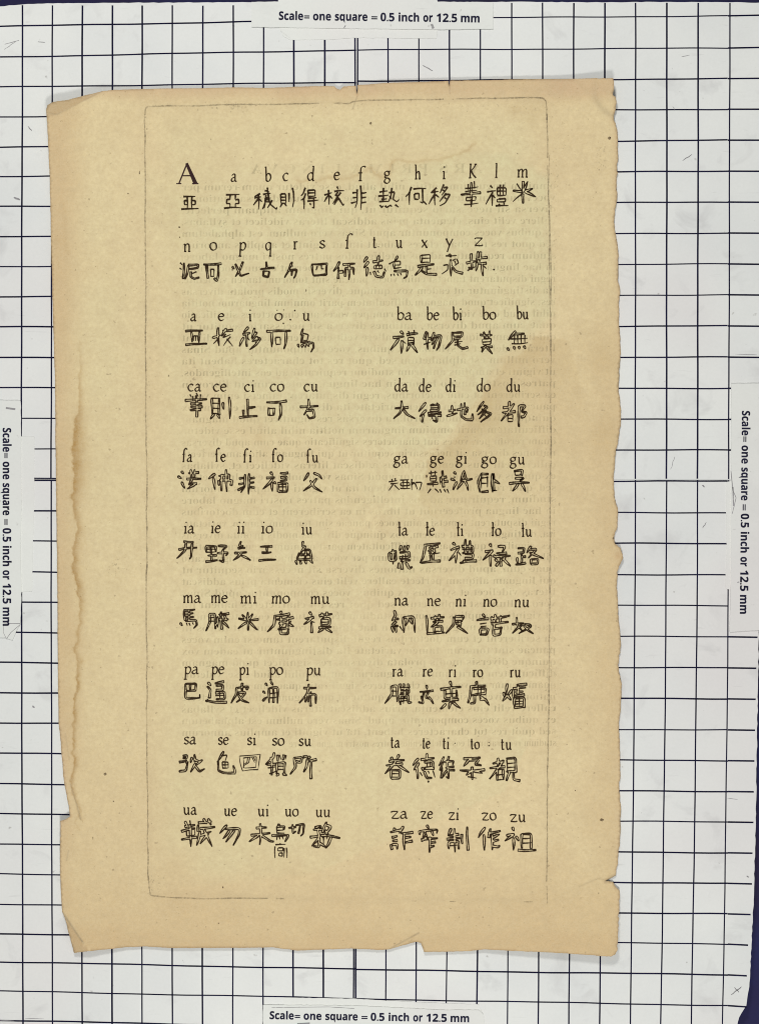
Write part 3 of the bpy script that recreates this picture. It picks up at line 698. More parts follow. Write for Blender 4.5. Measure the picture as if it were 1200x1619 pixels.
# ---- roman letters, drawn as strokes of a broad pen (x-height 1, baseline 0, y up)
SERIF0 = lambda x, w=.16: [(x - w, 0), (x + w, 0)]
G = {
 'a': [[(.14, .80), (.34, 1.0), (.56, .90), (.60, .60), (.60, .16), (.70, .0), (.84, .08)], [(.60, .60), (.26, .50), (.06, .25), (.18, .02), (.40, .05), (.60, .26)]],
 'b': [[(.13, 1.9), (.15, .06)], [(.15, .68), (.40, 1.0), (.70, .85), (.76, .45), (.56, .05), (.32, -.01), (.15, .14)], [(-.02, 1.80), (.13, 1.9)]],
 'c': [[(.70, .84), (.50, 1.0), (.24, .90), (.06, .50), (.24, .08), (.50, .0), (.72, .14)]],
 'd': [[(.68, 1.9), (.67, .1), (.82, .0)], [(.67, .78), (.45, 1.0), (.15, .80), (.06, .40), (.25, .02), (.48, .06), (.67, .3)], [(.52, 1.80), (.68, 1.9)]],
 'e': [[(.10, .55), (.68, .62), (.62, .90), (.42, 1.0), (.18, .84), (.06, .45), (.22, .08), (.46, .0), (.72, .17)]],
 'f': [[(.76, 1.74), (.62, 1.90), (.42, 1.80), (.30, 1.4), (.28, .0)], [(.08, 1.0), (.46, 1.03)], SERIF0(.28)],
 'S': [[(.76, 1.74), (.62, 1.90), (.42, 1.80), (.30, 1.4), (.28, .0)], [(.10, 1.0), (.28, 1.0)], SERIF0(.28)],
 'g': [[(.40, 1.0), (.15, .86), (.13, .55), (.40, .38), (.66, .55), (.66, .86), (.40, 1.0)], [(.60, .94), (.86, 1.0)], [(.26, .42), (.12, .24), (.30, .10), (.64, .02), (.76, -.3), (.50, -.58), (.20, -.55), (.04, -.32), (.24, .04)]],
 'h': [[(.15, 1.9), (.15, .0)], [(.15, .66), (.40, 1.0), (.62, .90), (.66, .5), (.64, .0)], SERIF0(.15), SERIF0(.66), [(.0, 1.80), (.15, 1.9)]],
 'i': [[(.22, 1.0), (.22, .0)], [(.02, .90), (.22, 1.0)], SERIF0(.22, .18), [(.24, 1.44), (.30, 1.62)]],
 'K': [[(.18, 2.0), (.18, .0)], [(.82, 1.96), (.58, 1.5), (.2, .95)], [(.30, 1.05), (.55, .5), (.95, .0)], SERIF0(.18, .17), [(.02, 2.0), (.34, 2.0)], [(.66, 1.98), (1.0, 1.98)]],
 'l': [[(.2, 1.9), (.2, .0)], SERIF0(.2, .17), [(.04, 1.80), (.2, 1.9)]],
 'L': [[(.24, 1.9), (.24, .0)], SERIF0(.24, .17), [(.08, 1.82), (.24, 1.9)], [(.24, 1.22), (.04, 1.05)], [(.24, 1.2), (.42, 1.08)]],
 'm': [[(.15, 1.0), (.15, .0)], [(.15, .66), (.38, 1.0), (.56, .88), (.58, .0)], [(.58, .66), (.82, 1.0), (1.0, .88), (1.02, .0)], SERIF0(.15, .13), SERIF0(.58, .13), SERIF0(1.02, .13), [(.0, .90), (.15, 1.0)]],
 'n': [[(.15, 1.0), (.15, .0)], [(.15, .66), (.40, 1.0), (.62, .88), (.66, .5), (.64, .0)], SERIF0(.15, .15), SERIF0(.65, .15), [(.0, .90), (.15, 1.0)]],
 'o': [[(.42, 1.0), (.14, .85), (.06, .5), (.16, .13), (.42, .0), (.70, .15), (.78, .5), (.68, .87), (.42, 1.0)]],
 'p': [[(.16, 1.0), (.15, -.8)], [(.16, .70), (.42, 1.0), (.70, .85), (.77, .48), (.58, .06), (.34, .0), (.16, .14)], SERIF0(.15, .18), [(.0, .9), (.16, 1.0)]],
 'q': [[(.68, 1.0), (.68, -.8)], [(.68, .80), (.45, 1.0), (.15, .82), (.06, .42), (.25, .02), (.48, .06), (.68, .3)], SERIF0(.68, .18)],
 'r': [[(.18, 1.0), (.18, .0)], [(.18, .62), (.34, .93), (.58, .92)], SERIF0(.18), [(.02, .9), (.18, 1.0)]],
 's': [[(.62, .82), (.42, 1.0), (.16, .86), (.20, .62), (.50, .42), (.60, .20), (.38, .0), (.06, .16)]],
 't': [[(.2, 1.45), (.2, .16), (.36, .0), (.52, .08)], [(.2, 1.0), (.44, 1.06)], [(.04, .96), (.2, 1.15)]],
 'u': [[(.13, 1.0), (.14, .3), (.30, .0), (.50, .08), (.66, .34)], [(.67, 1.0), (.67, .1), (.84, .0)], [(-.02, .92), (.13, 1.0)], [(.50, .92), (.67, 1.0)]],
 'x': [[(.06, .98), (.72, .02)], [(.74, .96), (.06, .04)], [(-.02, .98), (.22, .98)], [(.58, .02), (.84, .02)]],
 'y': [[(.06, 1.0), (.40, .15)], [(.80, 1.0), (.42, .15), (.12, -.75)], [(-.04, .98), (.2, .98)]],
 'z': [[(.04, .84), (.10, 1.0), (.74, .98)], [(.74, .98), (.06, .02)], [(.06, .02), (.70, .0), (.80, .14)]],
}
for k in ('p', 'q'): G[k][2] = [(q[0], q[1] - .8) for q in G[k][2]]
NIB = math.radians(32)
def draw_latin(mk, text, x0, x1, base, xh, seed):
    rr_ = random.Random(seed); adv = 0.0; strokes = []
    for ch in text:
        g_ = G[ch]; lo = min(q[0] for s in g_ for q in s); hi = max(q[0] for s in g_ for q in s)
        for s in g_: strokes.append([(q[0] - lo + adv, q[1]) for q in s])
        adv += hi - lo + 0.20
    adv -= 0.20
    sx = (x1 - x0) / max(adv, .15)
    if len(text) == 1: sx = min(sx, xh * 1.35)
    sl = rr_.uniform(-.03, .05)
    for s in strokes:
        pts = [(x0 + q[0] * sx + q[1] * xh * sl + rr_.uniform(-.18, .18), base - q[1] * xh + rr_.uniform(-.2, .2)) for q in s]
        q = catmull(pts, 6) if len(pts) > 2 else resample(pts, 1.2)
        q = [p_ for i, p_ in enumerate(q) if i == 0 or math.dist(p_, q[i - 1]) > 1e-4]
        ww = []
        for i in range(len(q)):
            a = q[max(0, i - 1)]; b2 = q[min(len(q) - 1, i + 1)]
            th = math.atan2(-(b2[1] - a[1]), b2[0] - a[0])
            ww.append((1.18 + 1.38 * abs(math.sin(th - NIB))) * rr_.uniform(.9, 1.1))
        mk.ribbon(q, ww)

# ---- Chinese characters: brush strokes, engraved solid or as hollow outlines
def parse(data):
    out = []
    for s in data.split(';'):
        s = s.strip()
        if not s: continue
        hol = s[0] == 'o'
        if s[0] in 'o-': s = s[1:]
        out.append((hol, [(int(q[:2]) / 99.0, int(q[2:4]) / 99.0) for q in s.split()]))
    return out
def draw_char(mk, box, data, seed, solid=2.1, wide=None):
    x0, y0, x1, y1 = box; rr_ = random.Random(seed)
    w_, h_ = x1 - x0, y1 - y0
    BW = wide or max(2.3, min(3.6, 0.095 * min(w_, h_) + 0.3))
    polys = []; outl = []
    for hol, pts in parse(data):
        q = [(x0 + a * w_ + rr_.uniform(-.35, .35), y0 + b2 * h_ + rr_.uniform(-.35, .35)) for a, b2 in pts]
        if pts[0] == pts[-1]: q[-1] = q[0]
        if len(q) > 2: q = chaikin(q, 2, .12)
        else:                                                    # a slight bow, as a hand draws it
            L = math.dist(*q); nx, ny = -(q[1][1] - q[0][1]) / (L or 1), (q[1][0] - q[0][0]) / (L or 1); k = rr_.uniform(-.04, .04) * L
            q = catmull([q[0], ((q[0][0] + q[1][0]) / 2 + nx * k, (q[0][1] + q[1][1]) / 2 + ny * k), q[1]], 5)
        q = resample(q, 1.1)
        q = [p_ for i, p_ in enumerate(q) if i == 0 or math.dist(p_, q[i - 1]) > 1e-4]
        if len(q) < 2: continue
        n_ = len(q); nn = normals(q)
        if not hol:
            s_ = solid * (0.80 if any(o_ for o_, _ in parse(data)) else 1.0)
            mk.ribbon(q, [s_ * (1.18 - .62 * (i / (n_ - 1)) ** 1.5) * rr_.uniform(.88, 1.12) for i in range(n_)])
            continue
        left, right = [], []
        flip = rr_.random() < .5
        e0, e1 = q[max(0, n_ - 1 - n_ // 3)], q[-1]; an = abs(math.degrees(math.atan2(e1[1] - e0[1], e1[0] - e0[0]))) % 180
        diag = min(abs(an), abs(an - 180), abs(an - 90)) > 17 or (abs(an - 90) < 17 and rr_.random() < .45)
        for i in range(n_):
            t_ = i / (n_ - 1)
            if diag: pr = min(1, .55 + 2.2 * t_) * (1 - .93 * t_ ** 2.6)
            else: pr = (.80 + .20 * abs(2 * t_ - 1) ** 2) * (1 if n_ > 6 else .9) * (1 - .55 * (t_ if not flip else 1 - t_) ** 3)
            ha = BW * .5 * pr
            left.append((q[i][0] + nn[i][0] * ha, q[i][1] + nn[i][1] * ha)); right.append((q[i][0] - nn[i][0] * ha, q[i][1] - nn[i][1] * ha))
        loop = left + right[::-1]
        polys.append(loop); outl.append(loop)
    for k, loop in enumerate(outl):
        pts = resample(loop + [loop[0]], .7)
        a = np.array(pts); hide = np.zeros(len(a), bool)
        for m_, other in enumerate(polys):
            if m_ == k: continue
            b2 = np.array(other)
            if b2[:, 0].max() < a[:, 0].min() or b2[:, 0].min() > a[:, 0].max() or b2[:, 1].max() < a[:, 1].min() or b2[:, 1].min() > a[:, 1].max(): continue
            c_ = b2.mean(0)
            hid = inside(a[:, 0], a[:, 1], other)
            if hid.any(): hid &= dist_poly(a[:, 0], a[:, 1], other, True) > .5
            hide |= hid
        run = []; ph_ = rr_.uniform(0, 6)
        def flush():
            if len(run) > 2:
                mk.ribbon(list(run), [1.84 * rr_.uniform(.88, 1.12) * (1 + .20 * math.sin(ph_ + 0.22 * i_)) for i_ in range(len(run))])
        for i, p_ in enumerate(pts):
            if hide[i]: flush(); run = []
            else: run.append(p_)
        flush()

Zm = 3.871
REG = {1: (270, 245), 2: (570, 245), 3: (270, 475), 4: (590, 475), 5: (270, 695), 6: (590, 695), 7: (270, 925), 8: (590, 925), 9: (270, 1150), 10: (590, 1150)}
# each entry: region, roman text, x0, x1, baseline, then the characters beneath: (box, strokes)
T = []
def e(reg, text, x0, x1, base, *chars): T.append((reg, text, x0, x1, base, chars))
#CHARS#
e(1, 'A', 38, 172, 178, ((65, 250, 172, 332), '1205 8205;3405 3495;6205 6295;3435 1835 1865 3465;6235 8035 8065 6265;0097 9995'))
e(1, 'a', 372, 405, 163, ((328, 235, 432, 328), '1008 9005;3508 3540;6508 6540;3540 1540 1567 3567 3595;6540 8540 8567 6567 6595;0097 9995'))
e(1, 'b', 578, 613, 160, ((505, 200, 648, 338), '3025 0640;0545 3540;2230 2295;2248 0278;2450 3862;4230 7525;6000 6220;5012 6818;5532 4890;5045 6845 6862 5062 5045;5054 6854;5070 4095;6220 7070 9996 9985;8055 6090'))
e(1, 'c', 688, 718, 158, ((668, 200, 755, 322), '0832 0878;0832 4230 4278;0848 4246;0863 4262;0878 4278;1580 0299;3580 4892;6525 6570;8800 9630 9670 8898'))
e(1, 'd', 838, 878, 155, ((795, 200, 903, 332), '2800 1528 0238;3025 1850 0258;1848 1899;4212 4240;4212 8210 8238;4225 8223;4240 8238;4050 9046;3862 9958;7550 7595 6588;5272 5880'))
e(1, 'e', 1000, 1030, 152, ((938, 193, 1060, 310), '0245 4032;2218 2595;2245 0280;2848 4062;6500 7014;5025 9922;7028 5548 8045;8530 4590;7558 5096;7565 9599 9990'))
e(1, 'f', 1147, 1190, 157, ((1103, 188, 1198, 335), '3815 3870 2890;1030 3828;1050 3848;0072 3866;6200 6299;6230 9928;6250 9948;6270 9968'))
e(2, 'g', 145, 183, 145, ((108, 195, 235, 322), '0525 4520;2505 2545;0045 5040;1560 4256;2545 2570;0572 4870;5028 7825 7058 8872 9960;6505 6040 4872;5545 6560;0888 1899 2590;3290 4298 6085;5788 6595;8085 9997'))
e(2, 'h', 333, 368, 147, ((275, 195, 405, 305), '2800 1835 0055;1830 1899;3512 9510;7812 8090 6882;4238 4270;4238 6236 6268;4268 6268;8580 9999'))
e(2, 'i', 502, 518, 145, ((418, 180, 548, 312), '3515 0838;1038 4532;2828 2895;2845 0092;3048 4860;7000 5240;6815 8812 6050;6525 7535;8040 5080;7548 9945 7585 5299;7260 8270'))
e(2, 'K', 662, 708, 140, ((612, 160, 733, 318), '2228 8822;3810 4035;6800 7030;o0252 9945;2240 8236;2862 7658;2862 2875;7658 7672;2875 7672;1890 8885;o5205 5299'))
e(2, 'l', 822, 837, 138, ((765, 180, 905, 312), '2005 3018;0535 4528;3035 0092;2848 2899;2848 4262;5015 5050;5015 8815 8850;5050 8850;5032 8832;6200 6250;7600 7650;5068 8566 8580 5080 5068;5590 6296;8085 7896;4299 9997'))
e(2, 'm', 957, 1022, 135, ((930, 155, 1072, 295), '1815 4048;o4255 4505;o4252 6505;o4848 8535;o5050 9972;o4260 4598;o4050 0245;4060 0292'))
e(1, 'n', 82, 122, 590, ((55, 655, 175, 760), '0205 1418;0035 1245;o1895 2260;o2205 2095;o4518 9515 9235 5040;o4518 4060 2899;o5858 5885 7597 9990;8855 5870'))
e(1, 'o', 243, 282, 582, ((203, 660, 312, 770), 'o0010 9905;o2212 2585;3835 3875;3835 5835 5875;3875 5875;o8212 8270 7299 6085;1212 1560'))
e(1, 'p', 418, 458, 582, ((370, 655, 478, 748), 'o0830 2045;o2512 4058 5590 9975;o6800 5048 2595;5520 6232;0550 1055'))
e(1, 'q', 582, 620, 582, ((545, 655, 633, 752), 'o0545 9938;o4500 5040;o2855 2285;o2285 6095 6860;2858 6858'))
e(1, 'r', 752, 778, 575, ((697, 655, 780, 752), 'o5500 2560 0095;o4015 6028;o2555 9048 8085 6899;o5555 5085'))
e(1, 's', 910, 942, 570, ((865, 660, 960, 738), 'o0012 9805;o9805 9092;o1099 9092;o0012 1099;3525 3048 2555;6020 6248 7545'))
e(1, 'S', 1068, 1110, 570, ((997, 655, 1125, 765), 'o2800 1530 0050;o2228 2290;2248 4545 4560 2862;o4515 9908;o5535 5580;o5535 9532 9570;o7208 7299'))
e(2, 't', 78, 95, 568, ((20, 617, 157, 748), 'o1505 0030;o2028 0255;o1555 1295;o4028 8522;o6500 6240;4545 8042 8258 4560 4545;5545 5558;7045 7058;2875 3090;o4572 5595 8599 9075;6068 6878;9060 9972'))
e(2, 'u', 217, 255, 567, ((175, 620, 287, 755), 'o4500 3022;o2225 2855;2225 6022 6040 2840;2855 6550;o2868 9965 9590 8099;1080 1290;2578 3090;4578 5088;6075 6885;0035 2025'))
e(2, 'x', 372, 410, 567, ((335, 608, 465, 735), 'o2805 2840;2805 7000 6838;2820 7018;2840 6838;o1258 8548;o5258 5290;5272 7568;o3260 2080 0099;o2878 5595 9995'))
e(2, 'y', 520, 565, 560, ((495, 608, 625, 742), '2008 7205;o3500 4512;0850 3045 2870 0090;o4225 4499;7020 8040 6050;6030 6850;o4550 6578 9985;5028 6820'))
e(2, 'z', 698, 750, 555, ((647, 590, 775, 740), 'o0048 4540;o2210 2872 1065;0578 4560;o5500 5045;o6802 6240;o4532 9925;o5045 4580;o5050 9548;o7550 7899;8060 9570'))
e(3, 'a', 125, 158, 125, ((92, 180, 222, 275), 'o0008 7805;o2812 3078;o6510 6280;3838 3870;3838 5838 5870;4838 4870;o0095 9988'))
e(3, 'e', 293, 325, 123, ((257, 160, 380, 282), 'o0055 4042;o2805 3295;2858 0585;o6810 4548;o5022 9918;6535 5055 9040;9050 5595;7060 9998'))
e(3, 'i', 480, 495, 125, ((422, 165, 548, 300), 'o4200 2022;o1832 5025;o3528 3585;o2045 0085;3845 5058;o7205 5848;7020 8822 6055;o8842 6065;o7555 9950 8075 5099;7562 8272'))
e(3, 'o', 640, 682, 122, ((587, 180, 732, 297), 'o0008 9905;o2010 2290;3840 4075;3840 5838 5875;4075 5875;o8210 8070 7299'))
e(3, 'u', 808, 850, 122, ((780, 175, 880, 315), 'o3000 2025;o2825 1860;3018 6225 5550 2848;o2858 7055;o2070 9058 9580 8099;o0065 0578;o2268 2578;o4268 4578;o6065 6575'))
e(3, 'ca', 108, 188, 555, ((90, 568, 222, 712), '2205 3018;5000 6015;o0030 9925;3512 3530;7005 6828;o2545 7542;o2558 7856;o2272 7068;o5010 5299'))
e(3, 'ce', 263, 340, 555, ((243, 592, 362, 727), 'o0805 1075;0805 4505;o4505 4578;1028 4528;1050 4550;1075 4575;o2075 0098;o3878 4895;o6525 6855;o9500 9998'))
e(3, 'ci', 453, 512, 557, ((422, 605, 530, 718), 'o4500 4885;o2060 2290;o5045 9040;o0098 9990'))
e(3, 'co', 610, 692, 555, ((588, 610, 708, 732), 'o0012 9905;o6818 7270 6099;o1040 1275;1040 3840;o3840 3575;1275 3575'))
e(3, 'cu', 817, 900, 555, ((795, 605, 903, 722), 'o0040 9935;o4500 4840 2080;o3060 7055 7892 4899 3580'))
e(4, 'ba', 143, 238, 118, ((105, 180, 283, 325), 'o3505 4518;o1032 4528;o3035 0085;o3845 3899;4045 5258;o5520 9215;6205 6525;8000 8222;6032 8032 8055 6055 6032;6044 8044;o6565 5590;o6060 8055;o7058 9295'))
e(4, 'be', 325, 400, 118, ((303, 190, 415, 305), 'o2000 0840;o0538 4535;o2508 2895;0568 4555;o6205 4550;o5525 9922 8880 7599;o6835 5070;o8032 5888'))
e(4, 'bi', 487, 542, 118, ((440, 190, 577, 297), 'o3205 3550 0099;o3508 7805 7230 3532;4048 6840;4062 7555;o5548 5580 7598 9990;4078 7068'))
e(4, 'bo', 668, 748, 115, ((645, 185, 742, 328), 'o1018 8018;o3005 3832;o6800 6230;2035 7832 7558 2560 2035;2248 7646;o1572 8568;o4562 2092;o5070 8599'))
e(4, 'bu', 877, 948, 112, ((820, 188, 945, 308), 'o4000 2025 0545;o3515 8212;1540 9935;2062 9958;3520 3265;5018 5065;6818 6865;8518 8562;o0085 0898;o3078 3692;o5578 6090;o8075 8888'))
e(4, 'da', 133, 213, 555, ((122, 615, 255, 725), 'o0840 7035;o3800 4040 3070 0298;o4545 6575 9998'))
e(4, 'de', 282, 352, 557, ((270, 625, 415, 745), 'o3500 0545;o3838 1070;o2562 2099;o5515 9010 8838 5540;5528 8826;o4555 9950;o4568 9965;o8055 8098 6590;6075 6585;6505 6518;8500 8015'))
e(4, 'di', 446, 503, 557, ((450, 620, 607, 732), 'o0850 3545;o2020 2272;o0078 4062;o5510 5578 7598 9998;o9998 9965;o4045 8230 7855;o6805 7070'))
e(4, 'do', 635, 712, 555, ((633, 618, 727, 745), 'o4500 0050;o4520 6828 0565;3035 4545;o6045 1585;o6052 9558 2599;5065 6072'))
e(4, 'du', 818, 898, 557, ((783, 618, 937, 770), 'o0825 4520;o3200 3035;o0545 5540;o5010 0078;2555 2580;2555 4552 4580;2568 4568;2580 4580;o7018 7099;o7018 9518 8040;o8040 9945 9060 7862'))
e(5, 'fa', 72, 132, 135, ((47, 185, 187, 302), 'o1508 2220;o0035 1545;o1565 2895;o4518 8815;o5500 5540;o7000 6840;o3848 9945;o6050 4875;o4575 8072;o7575 4099'))
e(5, 'fe', 275, 335, 133, ((232, 185, 375, 318), 'o2818 0042;o2035 2890;o4528 8822 8545 4848;o4848 9948 9570;o4550 4570;o5820 5595;o7500 7899'))
e(5, 'fi', 445, 495, 137, ((412, 208, 512, 335), 'o4205 4060 2090;o0825 3820;o0550 3845;o0078 3562;o6800 6599;o6525 9920;o6545 9942;o6565 9968'))
e(5, 'fo', 620, 685, 135, ((565, 200, 717, 322), 'o3000 4015;o1528 4525;o4030 0085;o3548 3895;o4548 5258;o7005 9902;o7025 9522 9240 7042;o6055 9855;o9855 9598;o6295 9598;o6055 6295;6072 9672;7855 7897'))
e(5, 'fu', 832, 902, 138, ((813, 205, 928, 322), 'o2800 0040;o5500 8010 9530;o6828 4560 0092;o3538 5575 9999'))
e(5, 'ia', 82, 145, 572, ((40, 625, 162, 730), 'o3500 8202;o4502 4050 0095;o0845 9935;o7502 7085 6299'))
e(5, 'ie', 247, 303, 570, ((217, 645, 353, 750), 'o0008 4508;o4508 4540;0042 4540;o0008 0042;0025 4525;o2208 2590;o0862 4860;o0095 5088;o5505 9505 7528;o5048 9942 9060;o7528 7899 6090'))
e(5, 'ii', 407, 452, 572, ((382, 625, 490, 740), 'o4500 3522 5525;o2835 6832;o1060 7555;o3062 4072;o5060 0098;o5075 9998'))
e(5, 'io', 555, 622, 572, ((540, 648, 643, 745), 'o1008 7805;o4812 4842;o2045 7242;o0095 9988'))
e(5, 'iu', 802, 865, 578, ((765, 625, 875, 765), 'o4000 3820 5520;o5520 2550;o3535 8035 8875;o2048 0878 8876;o2558 8556;o5538 5076;o0082 0898;o2582 3096;o5282 5896;o8080 9594'))
e(6, 'ga', 127, 213, 145, ((95, 235, 162, 312), '0028 7520;3005 3035;6000 6030;1545 8540;4545 0098;5455 9692'), ((165, 240, 225, 302), '0012 9010;3012 3090;7012 7090;0538 0568 9568 9535 0538;0095 9992'), ((228, 240, 298, 312), '1200 1095;1035 4030 1055;4038 6090;4530 9928 8580 7598'))
e(6, 'ge', 350, 428, 145, ((325, 190, 463, 330), '1012 4808;2000 2222;3800 3820;1525 4522 4245 1845 1525;1535 4533;o0558 5055;3045 3070;2078 0598;3878 5595;o7000 7570;o6550 9545;o6530 8828;6080 6595;7880 8595;9080 9998;6028 6260'))
e(6, 'gi', 508, 572, 145, ((475, 190, 605, 308), 'o1508 2518;o0042 2050;o2858 1098;2030 1538;o5805 4555;o6000 7045;o5050 9942;o5555 3095;o6045 7575 8099'))
e(6, 'go', 663, 750, 148, ((642, 200, 775, 322), 'o1505 0050 0898;o1508 4508;1528 4525;1508 1580;1555 4055;o1598 4595;4020 4275;o6508 6599;o7008 7090;7090 8592;o7040 9958'))
e(6, 'gu', 837, 925, 150, ((832, 185, 955, 318), 'o2505 6502 6025;2505 2825;2825 6022;o3040 7038 5052;o0062 9958;o4562 1598;o6062 7898'))
e(6, 'La', 153, 213, 585, ((97, 650, 240, 800), 'o0030 3025;o0030 0260 2858 3025;o1515 1875;o5000 4518;o6800 6218;o8200 7815;o4528 8525 8545 4548;5838 5568;7035 7065;o5060 8858;o4270 4090;o5865 5595;o7268 8592 9985'))
e(6, 'Le', 322, 373, 585, ((288, 628, 415, 755), 'o2015 9505;o2518 1570 0098;o4228 8522;o5020 4855;o6818 6850;3540 5050;o6038 7252;o4560 5592;6055 9550;o6055 6490;o0599 9590'))
e(6, 'Li', 512, 550, 587, ((460, 610, 632, 755), 'o1515 2525;o0845 3832;o3538 0290;o2855 2599;3555 4568;o4830 8528 8555 5058;o6000 6055;o7505 7555;4842 8542;o5862 8862 8580 5880;o5588 5595;o4099 9990'))
e(6, 'Lo', 722, 780, 587, ((670, 640, 838, 780), 'o2500 3012;o0832 3528;o3530 0070;o2848 2895;o3848 4860;o5510 8010 7035;o5040 8538;o4555 9950;o6555 6595;o4565 5578;o8055 6575;o4895 6075;o7565 9995'))
e(6, 'Lu', 908, 968, 592, ((872, 652, 1040, 768), 'o0812 3010 2835 0838;o2038 2085;o2058 3555;o0560 0892;o0098 3588;o5500 4035;o5018 7515 4562;o5035 9965;o5570 5595;o5570 8068 7892 5595'))
e(7, 'ma', 78, 187, 107, ((60, 150, 165, 265), 'o2005 8500;o2208 2858;o5005 5055;o2522 7518;o2540 7538;o2858 9055 9580 7899;o0070 1085;3570 4085;5070 5885;7068 7580'))
e(7, 'me', 248, 347, 107, ((217, 165, 358, 280), 'o1512 1850 0098;o1512 3810 4088;1530 3828;1550 3848;o5515 9908;o5025 5080;o6500 6890;o5540 9538;o5055 4075;o7048 9985;o8020 8848'))
e(7, 'mi', 428, 527, 110, ((415, 165, 537, 275), 'o4545 4800;o3842 1815;o5040 7010;o0035 4045;o5548 9940;o4555 0092;o4855 4899;o5555 9598'))
e(7, 'mo', 618, 725, 110, ((592, 160, 752, 300), 'o5000 5515;o2520 8512;o3022 2560 0088;o3535 9928;o5022 5270;o7822 7570;o4555 9045;o5558 4575;o8055 9965;o4078 8070;o5080 5099 7898 8078'))
e(7, 'mu', 857, 970, 113, ((815, 165, 988, 292), 'o2000 2815;o0532 3525;o3025 0060;o2550 2899;2545 3850;o5518 9910;o6205 6825;o8000 8020;o6032 9030 9062 6065 6032;6048 9046;o5275 9572;o6878 5098;o7578 9999'))
e(7, 'pa', 83, 172, 543, ((82, 598, 180, 705), 'o1008 7505 7045;o1045 7045;o1008 1090 9985 9968;o4010 4045'))
e(7, 'pe', 250, 325, 543, ((215, 592, 345, 722), 'o1005 2518;o0822 2238 1875;1080 0595;o4508 8500;o4820 8015 8038 5040;o4552 8848 8880 5082;4565 8865;6550 6880;o0088 5598 9995'))
e(7, 'pi', 420, 480, 547, ((372, 602, 480, 722), 'o2822 2855 0099;o2822 9515 8530;o6000 6245;o3548 8045 5080 3095;o4058 6085 9998'))
e(7, 'po', 603, 685, 547, ((565, 592, 660, 722), 'o1508 2818;o5000 6515;o0045 1555;o0090 3070;o3830 4099;o4030 9525 9299;4055 9052;4275 9072;o6530 6895'))
e(7, 'pu', 830, 917, 550, ((788, 608, 893, 740), 'o2518 9815;o5500 4545 0085;o4048 3580;o4048 9545 9588;o6535 6599;o5045 5080'))
e(8, 'na', 130, 215, 123, ((107, 158, 260, 290), 'o1500 2020 0545;o0838 3038;o2048 0568 2870;o2072 2298;o0572 1098;3570 4892;o5030 5299;o5030 9028 9599;o7025 5868;o7235 8560'))
e(8, 'ne', 330, 410, 125, ((318, 180, 437, 300), 'o0505 1095;o0898 9992;o3020 9515;o5008 5035;o7200 7030;o4038 9035;o6538 3065;o4560 4588;o4560 8558 8588 4588'))
e(8, 'ni', 503, 567, 128, ((445, 185, 578, 297), 'o3510 3550 0098;o4208 8205 7525;4008 4228;o4232 7530;o4545 7045;o5060 9999;o6232 6560 5045'))
e(8, 'no', 672, 753, 130, ((632, 180, 835, 308), 'o1800 2512;o0028 3520;1045 3040;1258 3055;o1070 1299;o1070 3568 3095 1295;o4510 4538;o5500 5840;o7205 7035;o4220 9905;o4545 9535;o5540 4888;o5065 7562;o5065 5099 7095 7562'))
e(8, 'nu', 863, 952, 133, ((850, 200, 977, 298), 'o2000 2245 4580;o0040 5535;o4545 0095;o6038 8545 8855 3098;o5548 7880 9998'))
e(8, 'ra', 118, 183, 557, ((72, 605, 235, 732), 'o2512 2550 0092;o2512 4510 4585;2535 4535;2558 4558;o5500 5818;o6800 7018;o8500 8818;o5822 8822 8842 5845;5832 8832;o7222 7270;o5555 8852;o5555 5899;6860 6895;o8555 8890 9988;5570 8568;5585 8580'))
e(8, 're', 303, 360, 557, ((278, 615, 372, 728), 'o5000 5520;o1035 9528;o3538 2565;o2058 3095 0090;o6040 4565 7570;o6560 9598'))
e(8, 'ri', 462, 507, 560, ((412, 590, 540, 760), 'o4500 5015;o0028 9520;o2032 2060 7858 7530;2045 7843;o5018 5080;o0872 8565;o2580 0099;o4575 4098;o5570 9595;7068 5580'))
e(8, 'ro', 610, 668, 562, ((580, 590, 710, 735), 'o3800 4020;o1022 8018;o1522 1060 0090;o2530 8028 8055;4520 4555;6220 6055;o1558 8050;o3060 3090 1092;o5560 9590;o5575 8075 9999'))
e(8, 'ru', 837, 900, 562, ((790, 605, 937, 750), 'o2000 1540;o0535 1055;o4025 2050;o2045 0072;o2048 3568;o6005 9902;o4520 9515;o4522 4870;o6510 6545;o5535 8532;o5048 9045;o5060 5098;o5060 9058 8898;5075 8872;5085 8883;o4898 8895;7058 7095'))
e(9, 'sa', 83, 157, 102, ((55, 165, 207, 275), 'o1510 3008 2822 1522;o0042 3035;o0095 2590 3540;2540 3060;o6000 6240;o5018 4545;o5525 8545;o9030 6065;o6248 4598;o6060 8095 9980'))
e(9, 'se', 292, 353, 105, ((283, 148, 397, 280), 'o3500 0545;2520 5515 4545;3048 3075;3048 6048 6075;3062 6060;o0545 0888 3599 9998;o9998 8865;4548 4575;3075 6075'))
e(9, 'si', 470, 522, 107, ((422, 165, 550, 268), '0010 9900;9900 8890;8890 1599;1599 0010;1822 8015;8015 7875;7875 2082;2082 1822;3820 3548 2060;4820 4550 2068;6018 7248;6818 7540'))
e(9, 'so', 622, 692, 110, ((582, 155, 712, 298), 'o4000 3520 0050;o0552 4548;o2520 2895;1065 4560;1590 5078;o5510 5535;6510 7030;o8510 8030;9510 9030;o5045 8842;o5045 5090;5558 8558;5572 8572;o8842 8892;o6090 5099;o8090 9995'))
e(9, 'su', 785, 858, 112, ((732, 170, 893, 315), 'o1512 4510 4030 2028;o1512 2050 0080;o5008 6505;o7505 6515;o6515 6050 5070;o6028 9918;o8025 7899'))
